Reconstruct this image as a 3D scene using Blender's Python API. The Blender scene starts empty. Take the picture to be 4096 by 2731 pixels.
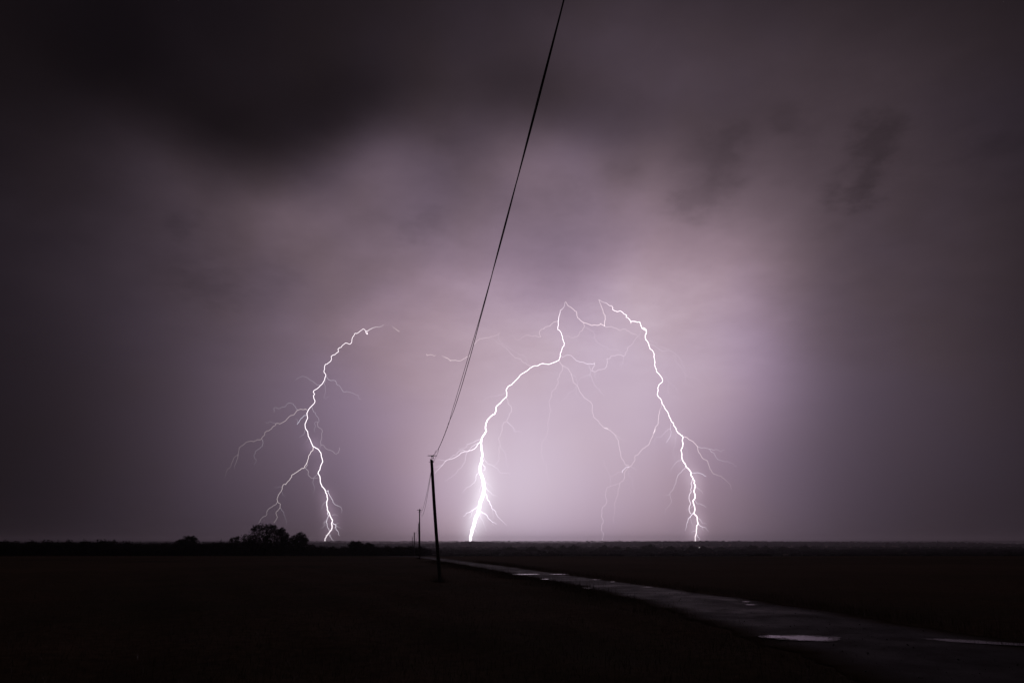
import bpy, math, random
import numpy as np
from mathutils import Vector

rng = np.random.default_rng(7)
random.seed(7)
sc = bpy.context.scene
COL = sc.collection

# ------------------------------------------------------------------ camera, sky, exposure
PITCH = math.radians(16.45)
FPX = 4096 * 24 / 36          # focal length in photograph pixels, used to survey the place from the photograph
EYE = 1.75
cam_d = bpy.data.cameras.new('camera')
cam_d.lens = 24; cam_d.sensor_width = 36; cam_d.clip_start = .1; cam_d.clip_end = 20000
cam = bpy.data.objects.new('camera', cam_d); COL.objects.link(cam)
cam.location = (0, 0, EYE); cam.rotation_euler = (math.pi/2 + PITCH, 0, 0)
sc.camera = cam
sc.view_settings.view_transform = 'Standard'; sc.view_settings.look = 'None'
sc.view_settings.exposure = 0; sc.view_settings.gamma = 1; sc.view_settings.use_curve_mapping = False
sc.cycles.use_denoising = True
sc.cycles.transparent_max_bounces = 64
sc.cycles.max_bounces = 6; sc.cycles.volume_bounces = 1

WARP = .055
BASE_LOG = math.log(.010)
CLOUD = .34
HAZE = 1.25e-4
BR = .6
WK = .57
SHRED = .085
# directions of light in the storm sky: axis x, y, z, sharpness, log gain
LOBES = [
    (-0.5571,0.6072,0.5666,46.6,0.167), (-0.475,0.6434,0.6003,46.6,-0.109), (-0.3784,0.6768,0.6315,46.6,-0.007), (-0.2676,0.7045,0.6573,46.6,0.116), (-0.1452,0.7234,0.675,46.6,-0.093), (-0.0157,0.7311,0.6821,46.6,-0.055),
    (0.1145,0.7263,0.6777,46.6,-0.211), (0.2392,0.7099,0.6624,46.6,-0.384), (0.353,0.6841,0.6383,46.6,-0.119), (0.4532,0.6518,0.6082,46.6,-0.019), (0.5387,0.616,0.5748,46.6,-0.208), (-0.5678,0.6346,0.5243,46.6,-0.098),
    (-0.4853,0.674,0.5569,46.6,-0.34), (-0.3875,0.7107,0.5872,46.6,-0.274), (-0.2746,0.7413,0.6124,46.6,0.041), (-0.1492,0.7623,0.6298,46.6,0.025), (-0.0162,0.7708,0.6369,46.6,0.251), (0.1177,0.7656,0.6325,46.6,0.695),
    (0.2455,0.7473,0.6174,46.6,0.536), (0.3617,0.7187,0.5938,46.6,0.374), (0.4633,0.6832,0.5645,46.6,0.277), (0.5494,0.6442,0.5322,46.6,-0.115), (-0.5773,0.6612,0.479,46.6,-0.139), (-0.4945,0.7039,0.5099,46.6,-0.18),
    (-0.3957,0.7437,0.5388,46.6,-0.187), (-0.281,0.7772,0.5631,46.6,0.091), (-0.1529,0.8003,0.5798,46.6,0.061), (-0.0166,0.8097,0.5866,46.6,0.084), (0.1206,0.8039,0.5824,46.6,0.551), (0.2513,0.7838,0.5679,46.6,0.351),
    (0.3696,0.7525,0.5452,46.6,0.191), (0.4723,0.7138,0.5171,46.6,0.385), (0.5589,0.6715,0.4865,46.6,-0.022), (-0.5855,0.6867,0.4309,46.6,-0.055), (-0.5024,0.7324,0.4596,46.6,0.173), (-0.4028,0.7753,0.4865,46.6,0.076),
    (-0.2865,0.8115,0.5093,46.6,0.223), (-0.156,0.8367,0.525,46.6,0.152), (-0.0169,0.8469,0.5315,46.6,-0.105), (0.1232,0.8406,0.5275,46.6,0.144), (0.2563,0.8187,0.5138,46.6,-0.061), (0.3763,0.7848,0.4925,46.6,-0.157),
    (0.4801,0.743,0.4663,46.6,0.436), (0.567,0.6977,0.4379,46.6,0.05), (-0.5082,0.7565,0.4116,46.6,0.396), (-0.408,0.802,0.4364,46.6,0.216), (-0.2905,0.8405,0.4573,46.6,0.285), (-0.1584,0.8673,0.4719,46.6,0.24),
    (-0.0172,0.8783,0.4779,46.6,-0.103), (0.1251,0.8715,0.4742,46.6,0.085), (0.26,0.8482,0.4615,46.6,-0.113), (0.3813,0.812,0.4418,46.6,-0.386), (0.4858,0.7678,0.4178,46.6,0.425), (0.5729,0.72,0.3917,46.6,0.019),
    (-0.5966,0.7327,0.3274,46.6,-0.04), (-0.5133,0.7835,0.3501,46.6,0.352), (-0.4126,0.8317,0.3716,46.6,0.114), (-0.2942,0.8726,0.3899,46.6,0.236), (-0.1605,0.9012,0.4026,46.6,0.328), (-0.0174,0.9129,0.4079,46.6,0.099),
    (0.1267,0.9057,0.4046,46.6,0.42), (0.2633,0.8808,0.3935,46.6,0.177), (0.3858,0.8423,0.3763,46.6,-0.48), (0.4908,0.7955,0.3554,46.6,0.396), (0.5781,0.745,0.3328,46.6,-0.13), (-0.5992,0.7517,0.2755,46.6,-0.087),
    (-0.5159,0.8043,0.2948,46.6,0.153), (-0.415,0.8543,0.3131,46.6,-0.042), (-0.296,0.8968,0.3287,46.6,0.206), (-0.1616,0.9266,0.3396,46.6,0.501), (-0.0175,0.9388,0.3441,46.6,0.398), (0.1276,0.9313,0.3413,46.6,0.742),
    (0.265,0.9054,0.3318,46.6,0.455), (0.388,0.8654,0.3171,46.6,-0.334), (0.4934,0.8167,0.2993,46.6,0.519), (0.5807,0.7644,0.2801,46.6,-0.213), (-0.6,0.7701,0.2168,46.6,-0.044), (-0.5167,0.8241,0.2321,46.6,0.007),
    (-0.4156,0.8755,0.2465,46.6,-0.014), (-0.2966,0.9193,0.2588,46.6,0.222), (-0.1619,0.9499,0.2675,46.6,0.634), (-0.0176,0.9624,0.271,46.6,0.541), (0.1278,0.9547,0.2688,46.6,0.653), (0.2655,0.928,0.2613,46.6,0.518),
    (0.3887,0.8869,0.2497,46.6,-0.09), (0.4941,0.8369,0.2356,46.6,0.758), (0.5815,0.7831,0.2205,46.6,-0.158), (-0.5986,0.7849,0.1603,46.6,0.051), (-0.5153,0.8397,0.1715,46.6,-0.022), (-0.4144,0.8917,0.1821,46.6,0.194),
    (-0.2956,0.936,0.1911,46.6,0.107), (-0.1613,0.9669,0.1975,46.6,0.303), (-0.0175,0.9796,0.2001,46.6,0.127), (0.1274,0.9718,0.1985,46.6,-0.111), (0.2646,0.9449,0.1929,46.6,0.203), (0.3875,0.9032,0.1844,46.6,-0.186),
    (0.4928,0.8526,0.1741,46.6,0.705), (0.5801,0.7981,0.163,46.6,-0.061), (-0.5952,0.7969,0.1036,46.6,0.07), (-0.512,0.8518,0.1108,46.6,-0.068), (-0.4114,0.9038,0.1175,46.6,0.384), (-0.2932,0.9481,0.1233,46.6,-0.126),
    (-0.1599,0.9789,0.1273,46.6,-0.201), (-0.0174,0.9915,0.1289,46.6,-0.245), (0.1263,0.9837,0.1279,46.6,-0.867), (0.2624,0.9569,0.1244,46.6,-0.049), (0.3846,0.9154,0.119,46.6,-0.517), (0.4895,0.8647,0.1124,46.6,0.252),
    (0.5767,0.8101,0.1053,46.6,-0.018), (-0.5899,0.8061,0.0475,46.6,-0.016), (-0.5068,0.8606,0.0507,46.6,-0.154), (-0.4067,0.912,0.0537,46.6,0.503), (-0.2895,0.9555,0.0562,46.6,-0.121), (-0.1578,0.9858,0.058,46.6,0.089),
    (-0.0171,0.9981,0.0588,46.6,0.707), (0.1246,0.9905,0.0583,46.6,-0.305), (0.2591,0.9642,0.0568,46.6,0.69), (0.3801,0.9234,0.0544,46.6,-0.235), (0.4843,0.8734,0.0514,46.6,-0.084), (0.5714,0.8192,0.0482,46.6,0.088),
    (-0.5859,0.8103,0.0142,46.6,-0.08), (-0.5028,0.8643,0.0151,46.6,-0.177), (-0.4031,0.915,0.016,46.6,0.582), (-0.2868,0.9579,0.0168,46.6,0.119), (-0.1562,0.9876,0.0173,46.6,0.841), (-0.0169,0.9997,0.0175,46.6,2.058),
    (0.1233,0.9922,0.0174,46.6,0.865), (0.2566,0.9664,0.0169,46.6,1.771), (0.3767,0.9262,0.0162,46.6,0.513), (0.4805,0.8769,0.0154,46.6,0.042), (0.5674,0.8233,0.0144,46.6,0.266), (-0.4484,0.7289,0.5173,441.2,-0.069),
    (-0.4561,0.7602,0.4627,441.2,0.433), (-0.4008,0.766,0.5026,441.2,-0.645), (-0.4058,0.7903,0.459,441.2,0.444), (-0.3469,0.7961,0.4958,441.2,-0.806), (-0.3501,0.8148,0.462,441.2,0.383), (-0.3016,0.8059,0.5095,441.2,-0.698),
    (-0.3048,0.8269,0.4726,441.2,0.427), (-0.2365,0.8034,0.5465,441.2,-0.76), (-0.2394,0.8259,0.5105,441.2,0.183), (-0.1863,0.7994,0.5712,441.2,-0.589), (-0.189,0.8246,0.5332,441.2,0.781), (0.018,0.8154,0.5786,441.2,-0.859),
    (0.0182,0.836,0.5485,441.2,0.626), (0.0874,0.8199,0.5658,441.2,-0.533), (0.0883,0.8401,0.5352,441.2,0.344), (0.1559,0.8186,0.5529,441.2,-0.401), (0.0734,0.9219,0.3803,441.2,-0.319), (0.1344,0.9188,0.3713,441.2,-0.136),
    (0.1595,0.9281,0.3363,441.2,0.13), (0.0736,0.9376,0.3398,441.2,0.047), (-0.0029,0.9244,0.3814,441.2,-0.008), (-0.4787,0.6941,0.5377,441.2,-0.418), (-0.4864,0.7208,0.4938,441.2,0.259), (-0.1033,0.8205,0.5622,441.2,-0.255),
    (-0.1045,0.8424,0.5286,441.2,0.136), (0.2589,0.8386,0.4793,441.2,-0.123), (0.31,0.8319,0.4602,441.2,0.085), (0.2748,0.8109,0.5166,441.2,-0.23), (0.2094,0.8456,0.4911,441.2,0.26), (-0.3402,0.7615,0.5517,154.1,0.137),
    (-0.3436,0.7782,0.5256,154.1,0.176), (-0.3917,0.7273,0.5635,154.1,-0.168), (-0.281,0.7772,0.5631,154.1,-0.344), (-0.3382,0.839,0.4263,154.1,-0.027), (-0.4101,0.8145,0.4103,154.1,-0.075), (-0.2762,0.8568,0.4354,154.1,0.276),
    (0.1971,0.9063,0.3739,154.1,0.374), (0.2148,0.9158,0.3394,154.1,0.005), (0.0556,0.9505,0.3056,154.1,0.202), (0.1981,0.9435,0.2657,154.1,0.352), (0.3286,0.8868,0.325,154.1,0.311), (0.3266,0.863,0.3855,154.1,0.897),
    (0.3227,0.8314,0.4524,154.1,0.224), (0.3288,0.9178,0.2225,154.1,0.933), (0.3237,0.942,0.0886,154.1,0.042), (-0.3577,0.8768,0.3213,154.1,-0.028), (-0.229,0.8888,0.3971,154.1,-0.331), (-0.3555,0.8534,0.3813,154.1,-0.053),
    (0.1981,0.932,0.3034,154.1,-0.066), (-0.2293,0.9601,0.1601,154.1,0.136), (-0.3572,0.9152,0.1869,154.1,0.183), (0.1967,0.9671,0.1613,154.1,0.443), (0.0552,0.9849,0.1642,154.1,0.319), (0.4446,0.7423,0.5013,5163.8,-0.169),
    (0.4621,0.7357,0.4951,4227.1,-0.169), (0.4771,0.7315,0.487,8285,-0.13), (0.4518,0.7491,0.4844,4227.1,-0.169), (0.4511,0.7576,0.4718,5163.8,-0.156), (0.4419,0.7662,0.4664,5753.5,-0.156), (0.4321,0.7727,0.4649,11030.4,-0.104),
    (0.4546,0.7733,0.442,11030.4,-0.13), (0.445,0.7806,0.439,6450.3,-0.169), (0.4349,0.7864,0.4386,5163.8,-0.182), (0.4224,0.7954,0.4346,6450.3,-0.156), (0.4119,0.8012,0.4341,12945.4,-0.104), (0.3524,0.7703,0.5315,5753.5,-0.117),
    (0.3774,0.7751,0.5067,4660.3,-0.117), (0.3597,0.7767,0.5171,12945.4,-0.078), (0.3015,0.7972,0.5231,4660.3,-0.091), (0.287,0.8062,0.5174,2982.6,-0.104), (0.282,0.8161,0.5044,2465,-0.104), (0.2899,0.8259,0.4835,2982.6,-0.117),
    (0.2816,0.8364,0.4703,3682.2,-0.117), (0.26,0.8482,0.4615,3682.2,-0.13), (0.241,0.8573,0.4549,4660.3,-0.117), (0.2499,0.8201,0.5147,4660.3,-0.065), (0.2347,0.8619,0.4495,8285,-0.078), (0.1379,0.853,0.5033,9510.9,-0.104),
    (0.1554,0.8542,0.4961,8285,-0.104), (0.1689,0.8506,0.4979,9510.9,-0.104), (0.0651,0.8798,0.4708,3682.2,-0.078), (0.0899,0.8765,0.4729,6087,-0.065), (-0.1458,0.8906,0.4309,6087,-0.091), (-0.1247,0.8916,0.4353,4660.3,-0.091),
    (-0.1033,0.8899,0.4443,4660.3,-0.091), (-0.087,0.842,0.5324,2982.6,-0.104), (-0.0453,0.8533,0.5194,2071.3,-0.091), (-0.1938,0.8777,0.4382,4660.3,-0.052), (-0.4244,0.8137,0.3972,8285,-0.13), (-0.4375,0.8067,0.3974,11030.4,-0.078),
    (-0.4358,0.8357,0.3342,3682.2,-0.091), (-0.4144,0.8475,0.3318,2982.6,-0.104), (-0.3922,0.859,0.3291,3682.2,-0.104), (-0.3693,0.8702,0.3261,4660.3,-0.078), (-0.3207,0.882,0.3453,5753.5,-0.065), (0.5453,0.7039,0.4551,2982.6,-0.078),
    (0.5604,0.691,0.4567,2982.6,-0.078), (-0.0066,0.9783,0.2072,4227.1,0.022), (-0.0211,0.983,0.1822,4227.1,0.033), (-0.0356,0.9863,0.1608,4227.1,0.044), (-0.0409,0.9894,0.1395,4227.1,0.057), (-0.0444,0.992,0.1182,4227.1,0.07),
    (-0.0442,0.9943,0.0971,4227.1,0.088), (-0.0415,0.996,0.0796,4227.1,0.092), (-0.0428,0.9971,0.0622,4227.1,0.099), (-0.0469,0.9979,0.0449,4227.1,0.099), (-0.0509,0.9983,0.0294,4227.1,0.099), (-0.0543,0.9984,0.0158,4227.1,0.092),
    (-0.0569,0.9984,0.004,4227.1,0.084), (-0.0445,0.9897,0.1359,15406.1,0.043), (-0.0437,0.9914,0.1235,15406.1,0.06), (-0.0457,0.9927,0.1112,15406.1,0.076), (-0.046,0.9939,0.1006,15406.1,0.085), (-0.0427,0.995,0.0901,15406.1,0.102),
    (-0.0412,0.9958,0.0813,15406.1,0.111), (-0.0404,0.9965,0.0726,15406.1,0.111), (-0.0421,0.9971,0.0639,15406.1,0.111), (-0.0452,0.9974,0.0552,15406.1,0.111), (-0.0473,0.9978,0.0466,15406.1,0.111), (-0.0493,0.9981,0.038,15406.1,0.111),
    (-0.0523,0.9982,0.0294,15406.1,0.119), (-0.0543,0.9983,0.0209,15406.1,0.136), (-0.0563,0.9983,0.0124,15406.1,0.153), (-0.0583,0.9983,0.004,15406.1,0.187), (0.2528,0.9639,0.0838,12945.4,0.22), (0.2532,0.9651,0.0669,12945.4,0.22),
    (0.2508,0.9665,0.0535,12945.4,0.22), (0.2509,0.967,0.0435,12945.4,0.22), (0.2542,0.9667,0.0302,12945.4,0.22), (0.2524,0.9675,0.017,12945.4,0.22), (0.2498,0.9683,0.0071,12945.4,0.22), (0.2301,0.9624,0.1445,12945.4,0.1),
    (0.2392,0.9637,0.1183,12945.4,0.1), (0.2405,0.9646,0.108,12945.4,0.1), (0.2481,0.964,0.0959,12945.4,0.1), (-0.2561,0.9648,0.0602,16908.3,0.25), (-0.2531,0.9665,0.0435,16908.3,0.25), (-0.2481,0.9683,0.0302,16908.3,0.25),
    (-0.2473,0.9688,0.017,16908.3,0.25), (-0.2536,0.9673,0.0071,16908.3,0.25), (-0.2776,0.9518,0.1307,18641.4,0.15), (-0.2692,0.955,0.1242,18641.4,0.15), (-0.2644,0.958,0.1107,18641.4,0.15), (-0.2677,0.9586,0.097,18641.4,0.15),
    (-0.2649,0.9609,0.0802,18641.4,0.15), (-0.2586,0.9634,0.0702,18641.4,0.15), (-0.1967,0.9334,0.3001,2071.3,0.08), (-0.2241,0.9299,0.2915,2982.6,0.05), (0.1981,0.9342,0.2966,3682.2,0.05),
]

class G:
    """small helper round a node tree"""
    def __init__(s, nt): s.nt = nt; s.N = nt.nodes; s.L = nt.links
    def n(s, t, **k):
        o = s.N.new(t)
        for a, b in k.items(): setattr(o, a, b)
        return o
    def put(s, sock, v):
        if hasattr(v, 'is_output') or isinstance(v, bpy.types.NodeSocket): s.L.new(v, sock)
        else: sock.default_value = v
    def m(s, op, *a):
        o = s.n('ShaderNodeMath', operation=op)
        for i, v in enumerate(a): s.put(o.inputs[i], v)
        return o.outputs[0]
    def v(s, op, *a):
        o = s.n('ShaderNodeVectorMath', operation=op)
        for i, v in enumerate(a):
            if op == 'SCALE' and i == 1: s.put(o.inputs['Scale'], v)
            else: s.put(o.inputs[i], v)
        return o.outputs['Value'] if op in ('DOT_PRODUCT', 'LENGTH', 'DISTANCE') else o.outputs[0]
    def noise(s, vec, scale, detail=4, rough=.5):
        o = s.n('ShaderNodeTexNoise'); s.L.new(vec, o.inputs['Vector'])
        o.inputs['Scale'].default_value = scale; o.inputs['Detail'].default_value = detail; o.inputs['Roughness'].default_value = rough
        return o
    def ss(s, val, a, b, c=0., d=1.):
        o = s.n('ShaderNodeMapRange', interpolation_type='SMOOTHSTEP'); s.put(o.inputs[0], val)
        for i, x in enumerate((a, b, c, d)): o.inputs[i+1].default_value = x
        return o.outputs[0]
    def mix(s, f, a, b):
        o = s.n('ShaderNodeMix', data_type='RGBA'); s.put(o.inputs[0], f); s.put(o.inputs[6], a); s.put(o.inputs[7], b)
        return o.outputs[2]

world = bpy.data.worlds.new('World'); sc.world = world; world.use_nodes = True
g = G(world.node_tree); g.N.clear()
tc = g.n('ShaderNodeTexCoord').outputs['Generated']
dirn = g.v('NORMALIZE', tc)
sep = g.n('ShaderNodeSeparateXYZ'); g.L.new(dirn, sep.inputs[0])
high = g.ss(sep.outputs[2], .10, .42)
# the cloud deck seen in perspective: direction projected on a level sheet
sheet = g.v('DIVIDE', dirn, g.n('ShaderNodeCombineXYZ').outputs[0])
cb = sheet.node.inputs[1].links[0].from_node
den = g.m('ADD', g.m('MAXIMUM', sep.outputs[2], 0.), .16)
for i in range(3): g.L.new(den, cb.inputs[i])
wn = g.noise(sheet, 1.7, 5, .55)
warp = g.v('SCALE', g.v('SUBTRACT', wn.outputs['Color'], (.5, .5, .5)), g.m('MULTIPLY', high, WARP))
wd = g.v('NORMALIZE', g.v('ADD', dirn, warp))
fn = g.noise(sheet, 15., 5, .62)     # finer tearing of the low cloud shreds
wd2 = g.v('NORMALIZE', g.v('ADD', wd, g.v('SCALE', g.v('SUBTRACT', fn.outputs['Color'], (.5, .5, .5)), SHRED)))
acc = BASE_LOG
for (x, y, z, k, w) in LOBES:      # light that the strokes leave in cloud and rain, lobe by lobe
    d_ = g.v('DOT_PRODUCT', (wd2 if w < 0 and k > 900 else wd) if k < 9000 and (w < 0 or k < 900) else dirn, (x, y, z))
    e_ = g.m('EXPONENT', g.m('MULTIPLY_ADD', d_, k, -k))
    acc = g.m('MULTIPLY_ADD', e_, w, acc)
cn = g.noise(sheet, 2.6, 7, .58)
cn2 = g.noise(sheet, 7.0, 7, .62)
acc = g.m('ADD', acc, g.m('MULTIPLY', g.m('MULTIPLY', g.m('SUBTRACT', cn.outputs['Fac'], .5), high), CLOUD))
acc = g.m('ADD', acc, g.m('MULTIPLY', g.m('SUBTRACT', cn2.outputs['Fac'], .5), g.m('MULTIPLY_ADD', high, .36, .0)))
# faint slanting rain shafts low down
rs = g.n('ShaderNodeCombineXYZ')
g.L.new(g.m('ARCTAN2', sep.outputs[0], sep.outputs[1]), rs.inputs[0]); g.L.new(g.m('MULTIPLY', sep.outputs[2], .12), rs.inputs[1])
rn = g.noise(rs.outputs[0], 9, 3, .5)
acc = g.m('ADD', acc, g.m('MULTIPLY', g.m('SUBTRACT', rn.outputs['Fac'], .5), g.m('MULTIPLY', g.m('SUBTRACT', 1., high), .10)))
lum = g.m('EXPONENT', acc)
hue = g.noise(dirn, 3.2, 3, .5)
hf = g.m('ADD', g.ss(hue.outputs['Fac'], .3, .7), g.m('MULTIPLY', high, -.25))
tint = g.mix(g.m('MINIMUM', g.m('MAXIMUM', hf, 0.), 1.), (1., .705, .865, 1), (1., .725, 1.02, 1))
pale = g.mix(g.ss(lum, .25, .95), tint, (1., .87, 1.0, 1))
bg = g.n('ShaderNodeBackground'); g.L.new(pale, bg.inputs[0]); g.L.new(lum, bg.inputs[1])
wo = g.n('ShaderNodeOutputWorld'); g.L.new(bg.outputs[0], wo.inputs[0])
world.cycles.sampling_method = 'MANUAL'; world.cycles.sample_map_resolution = 1024

# ------------------------------------------------------------------ helpers
def ray(px, py, y):
    """the point at distance y that stands at pixel (px, py) of the photograph"""
    u = px - 2048; v = 1365.5 - py
    w = np.array([u, FPX*math.cos(PITCH) - v*math.sin(PITCH), FPX*math.sin(PITCH) + v*math.cos(PITCH)])
    return w*(y/w[1]) + np.array([0, 0, EYE])

def mesh_obj(name, verts, faces, mat, parent=None, smooth=False, origin=None):
    """verts (n,3) and faces: one array (m,k) or list of tuples"""
    verts = np.asarray(verts, float)
    if origin is not None: verts = verts - np.asarray(origin, float)
    me = bpy.data.meshes.new(name)
    if isinstance(faces, np.ndarray):
        k = faces.shape[1]; m = len(faces)
        me.vertices.add(len(verts)); me.vertices.foreach_set('co', verts.astype(np.float32).ravel())
        me.loops.add(m*k); me.loops.foreach_set('vertex_index', faces.astype(np.int32).ravel())
        me.polygons.add(m); me.polygons.foreach_set('loop_start', np.arange(0, m*k, k, dtype=np.int32))
        me.update(calc_edges=True); me.validate()
    else:
        me.from_pydata([tuple(v) for v in verts], [], faces); me.update()
    if smooth: me.polygons.foreach_set('use_smooth', [True]*len(me.polygons))
    me.materials.append(mat)
    o = bpy.data.objects.new(name, me); COL.objects.link(o)
    if parent is not None: o.parent = parent
    elif origin is not None: o.location = origin
    return o

def tag(o, label=None, cat=None, group=None, kind=None):
    for k, v in (('label', label), ('category', cat), ('group', group), ('kind', kind)):
        if v: o[k] = v
    return o

def thing(name, loc, label, cat, group=None):
    o = bpy.data.objects.new(name, None); COL.objects.link(o); o.location = loc
    o.empty_display_size = .3
    return tag(o, label, cat, group)

def tube(pts, rad, sides=6, caps=True):
    pts = np.asarray(pts, float); n = len(pts); rad = np.broadcast_to(np.asarray(rad, float), (n,))
    t = np.gradient(pts, axis=0); t /= np.linalg.norm(t, axis=1)[:, None] + 1e-12
    ref = np.array([0, 1., 0]) if abs(t[0] @ np.array([0, 1., 0])) < .9 else np.array([1., 0, 0])
    u = ref - t*(t @ ref)[:, None]; u /= np.linalg.norm(u, axis=1)[:, None] + 1e-12
    w = np.cross(t, u)
    a = np.arange(sides)*2*math.pi/sides
    v = pts[:, None] + rad[:, None, None]*(np.cos(a)[None, :, None]*u[:, None] + np.sin(a)[None, :, None]*w[:, None])
    v = v.reshape(-1, 3)
    f = []
    for i in range(n-1):
        for j in range(sides):
            b = (j+1) % sides
            f.append((i*sides+j, i*sides+b, (i+1)*sides+b, (i+1)*sides+j))
    if caps: f += [tuple(range(sides))[::-1], tuple((n-1)*sides + np.arange(sides))]
    return v, f

def box(c, s, ax=None):
    c = np.asarray(c, float); s = np.asarray(s, float)/2
    v = np.array([[x, y, z] for x in (-1, 1) for y in (-1, 1) for z in (-1, 1)])*s + c
    return v, [(0, 1, 3, 2), (4, 6, 7, 5), (0, 4, 5, 1), (2, 3, 7, 6), (0, 2, 6, 4), (1, 5, 7, 3)]

def merge(parts):
    V, Fc, k = [], [], 0
    for v, f in parts:
        V.append(np.asarray(v, float)); Fc += [tuple(int(i)+k for i in q) for q in f]; k += len(v)
    return np.vstack(V), Fc

def mat_pbr(name, col, rough=.7, spec=.5, vary=0., scale=8., bump=0., coat=0., col2=None):
    m = bpy.data.materials.new(name); m.use_nodes = True
    q = G(m.node_tree); b = q.N['Principled BSDF']
    b.inputs['Roughness'].default_value = rough; b.inputs['Specular IOR Level'].default_value = spec
    b.inputs['Coat Weight'].default_value = coat
    c = (*col, 1)
    if vary or bump:
        co = q.n('ShaderNodeTexCoord').outputs['Object']
        nz = q.noise(co, scale, 6, .6)
        c2 = (*(col2 or tuple(x*(1-vary) for x in col)), 1)
        q.L.new(q.mix(q.ss(nz.outputs['Fac'], .3, .7), c, c2), b.inputs['Base Color'])
        if bump:
            bp = q.n('ShaderNodeBump'); bp.inputs['Strength'].default_value = bump; bp.inputs['Distance'].default_value = .02
            q.L.new(nz.outputs['Fac'], bp.inputs['Height']); q.L.new(bp.outputs[0], b.inputs['Normal'])
    else: b.inputs['Base Color'].default_value = c
    return m

# ------------------------------------------------------------------ the lie of the land
KY = [0, 95, 130, 183, 233, 330, 450, 650, 900, 1200, 1700, 2700, 3300, 4500, 4950]
def crestB(px):       # skyline of the nearer wooded ridge, photograph rows by column
    return np.interp(px, [-800, 1300, 1500, 1750, 1880, 1960, 2100, 2300, 2420, 2660, 2950, 3300, 3600, 3800, 4100, 5000],
                     [2168, 2168, 2173, 2172, 2167, 2168, 2171, 2171, 2168, 2163, 2163.5, 2166.5, 2168, 2168, 2174, 2178])
def land(x, y):
    x = np.asarray(x, float); y = np.asarray(y, float)
    yy = np.clip(y, 0, None)
    px = 2048 + x/np.maximum(yy, 1.)*2800
    zb = EYE + (2172 - crestB(px))*2700/2800 - 8.5
    base = np.interp(yy, KY, [0, 0, -.5, -1.4, -2.3, -4.6, -6.6, -6.8, -9.5, -11, -13, 0, -12, 6.5, 5])
    wgt = np.clip(1 - np.abs(yy-2700)/np.where(yy < 2700, 1000, 600), 0, 1)
    return base + wgt*zb
def near_bumps(x, y):
    return .05*np.sin(x*.9+1.3*np.sin(y*.31))*np.sin(y*.7+.4*x) + .03*np.sin(2.3*x+1.1*y)

RE_R = ([-40, 0, 13.4, 19.3, 23.8, 26, 30.3, 35.3, 41.8, 59, 81.4, 100, 140], [10.0, 9.9, 9.3, 8.6, 7.8, 7.2, 6.15, 4.8, 3.2, -1.0, -7.0, -12, -23])
RE_L = ([-40, 0, 13.4, 19.3, 23.8, 26, 30.3, 35.3, 41.8, 59, 81.4, 100, 140], [5.5, 5.2, 4.55, 4.2, 3.75, 3.4, 2.75, 1.55, 0.0, -4.1, -9.6, -14.4, -25.5])
road_r = lambda y: np.interp(y, *RE_R)
road_l = lambda y: np.interp(y, *RE_L)
def ground_z(x, y):
    x = np.asarray(x, float); y = np.asarray(y, float)
    d = np.maximum(np.maximum(road_l(y) - x, x - road_r(y)), 0)      # distance from the road bed
    k = np.clip(d/1.5, 0, 1)*np.clip((90-np.hypot(x, y))/30, 0, 1)
    bank = np.where(x < road_l(y), .03, .03)*np.clip(d/1.2, 0, 1)*np.clip((85-y)/25, 0, 1)
    return land(x, y) + k*near_bumps(x, y) + bank*(np.abs(y) < 200)

# ground: one sheet, rings growing with distance, out to the horizon ridge
def ground_material():
    m = bpy.data.materials.new('field'); m.use_nodes = True
    q = G(m.node_tree); b = q.N['Principled BSDF']
    co = q.n('ShaderNodeTexCoord').outputs['Object']
    n1 = q.noise(co, .12, 6, .6); n2 = q.noise(co, 3.5, 6, .7); n3 = q.noise(co, .02, 4, .5)
    c = q.mix(q.ss(n2.outputs['Fac'], .3, .7), (.085, .058, .033, 1), (.175, .116, .064, 1))
    c = q.mix(q.ss(n1.outputs['Fac'], .35, .7), c, (.080, .068, .034, 1))
    c = q.mix(q.ss(n3.outputs['Fac'], .4, .65), c, (.165, .108, .062, 1))
    q.L.new(c, b.inputs['Base Color'])
    b.inputs['Roughness'].default_value = 1.; b.inputs['Specular IOR Level'].default_value = .01
    bp = q.n('ShaderNodeBump'); bp.inputs['Strength'].default_value = .9; bp.inputs['Distance'].default_value = .06
    q.L.new(n2.outputs['Fac'], bp.inputs['Height']); q.L.new(bp.outputs[0], b.inputs['Normal'])
    return m
rr = np.concatenate([[.0], np.geomspace(.6, 250, 150), np.geomspace(258, 4930, 110)])
NA = 480
aa = np.arange(NA)*2*math.pi/NA
R_, A_ = np.meshgrid(rr[1:], aa, indexing='ij')
X = R_*np.sin(A_); Y = R_*np.cos(A_)
gv = np.vstack([[[0, 0, float(ground_z(0, 0))]], np.stack([X, Y, ground_z(X, Y)], 2).reshape(-1, 3)])
i, j = np.meshgrid(np.arange(len(rr)-2), np.arange(NA), indexing='ij'); jn = (j+1) % NA
gf = np.stack([1+i*NA+j, 1+(i+1)*NA+j, 1+(i+1)*NA+jn, 1+i*NA+jn], 2).reshape(-1, 4)[:, ::-1]
fan = [(0, 1+(q+1) % NA, 1+q) for q in range(NA)][::1]
gfl = [tuple(map(int, f)) for f in gf] + [f[::-1] for f in fan]
tag(mesh_obj('ground', gv, gfl, ground_material(), smooth=True), kind='structure')

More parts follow.
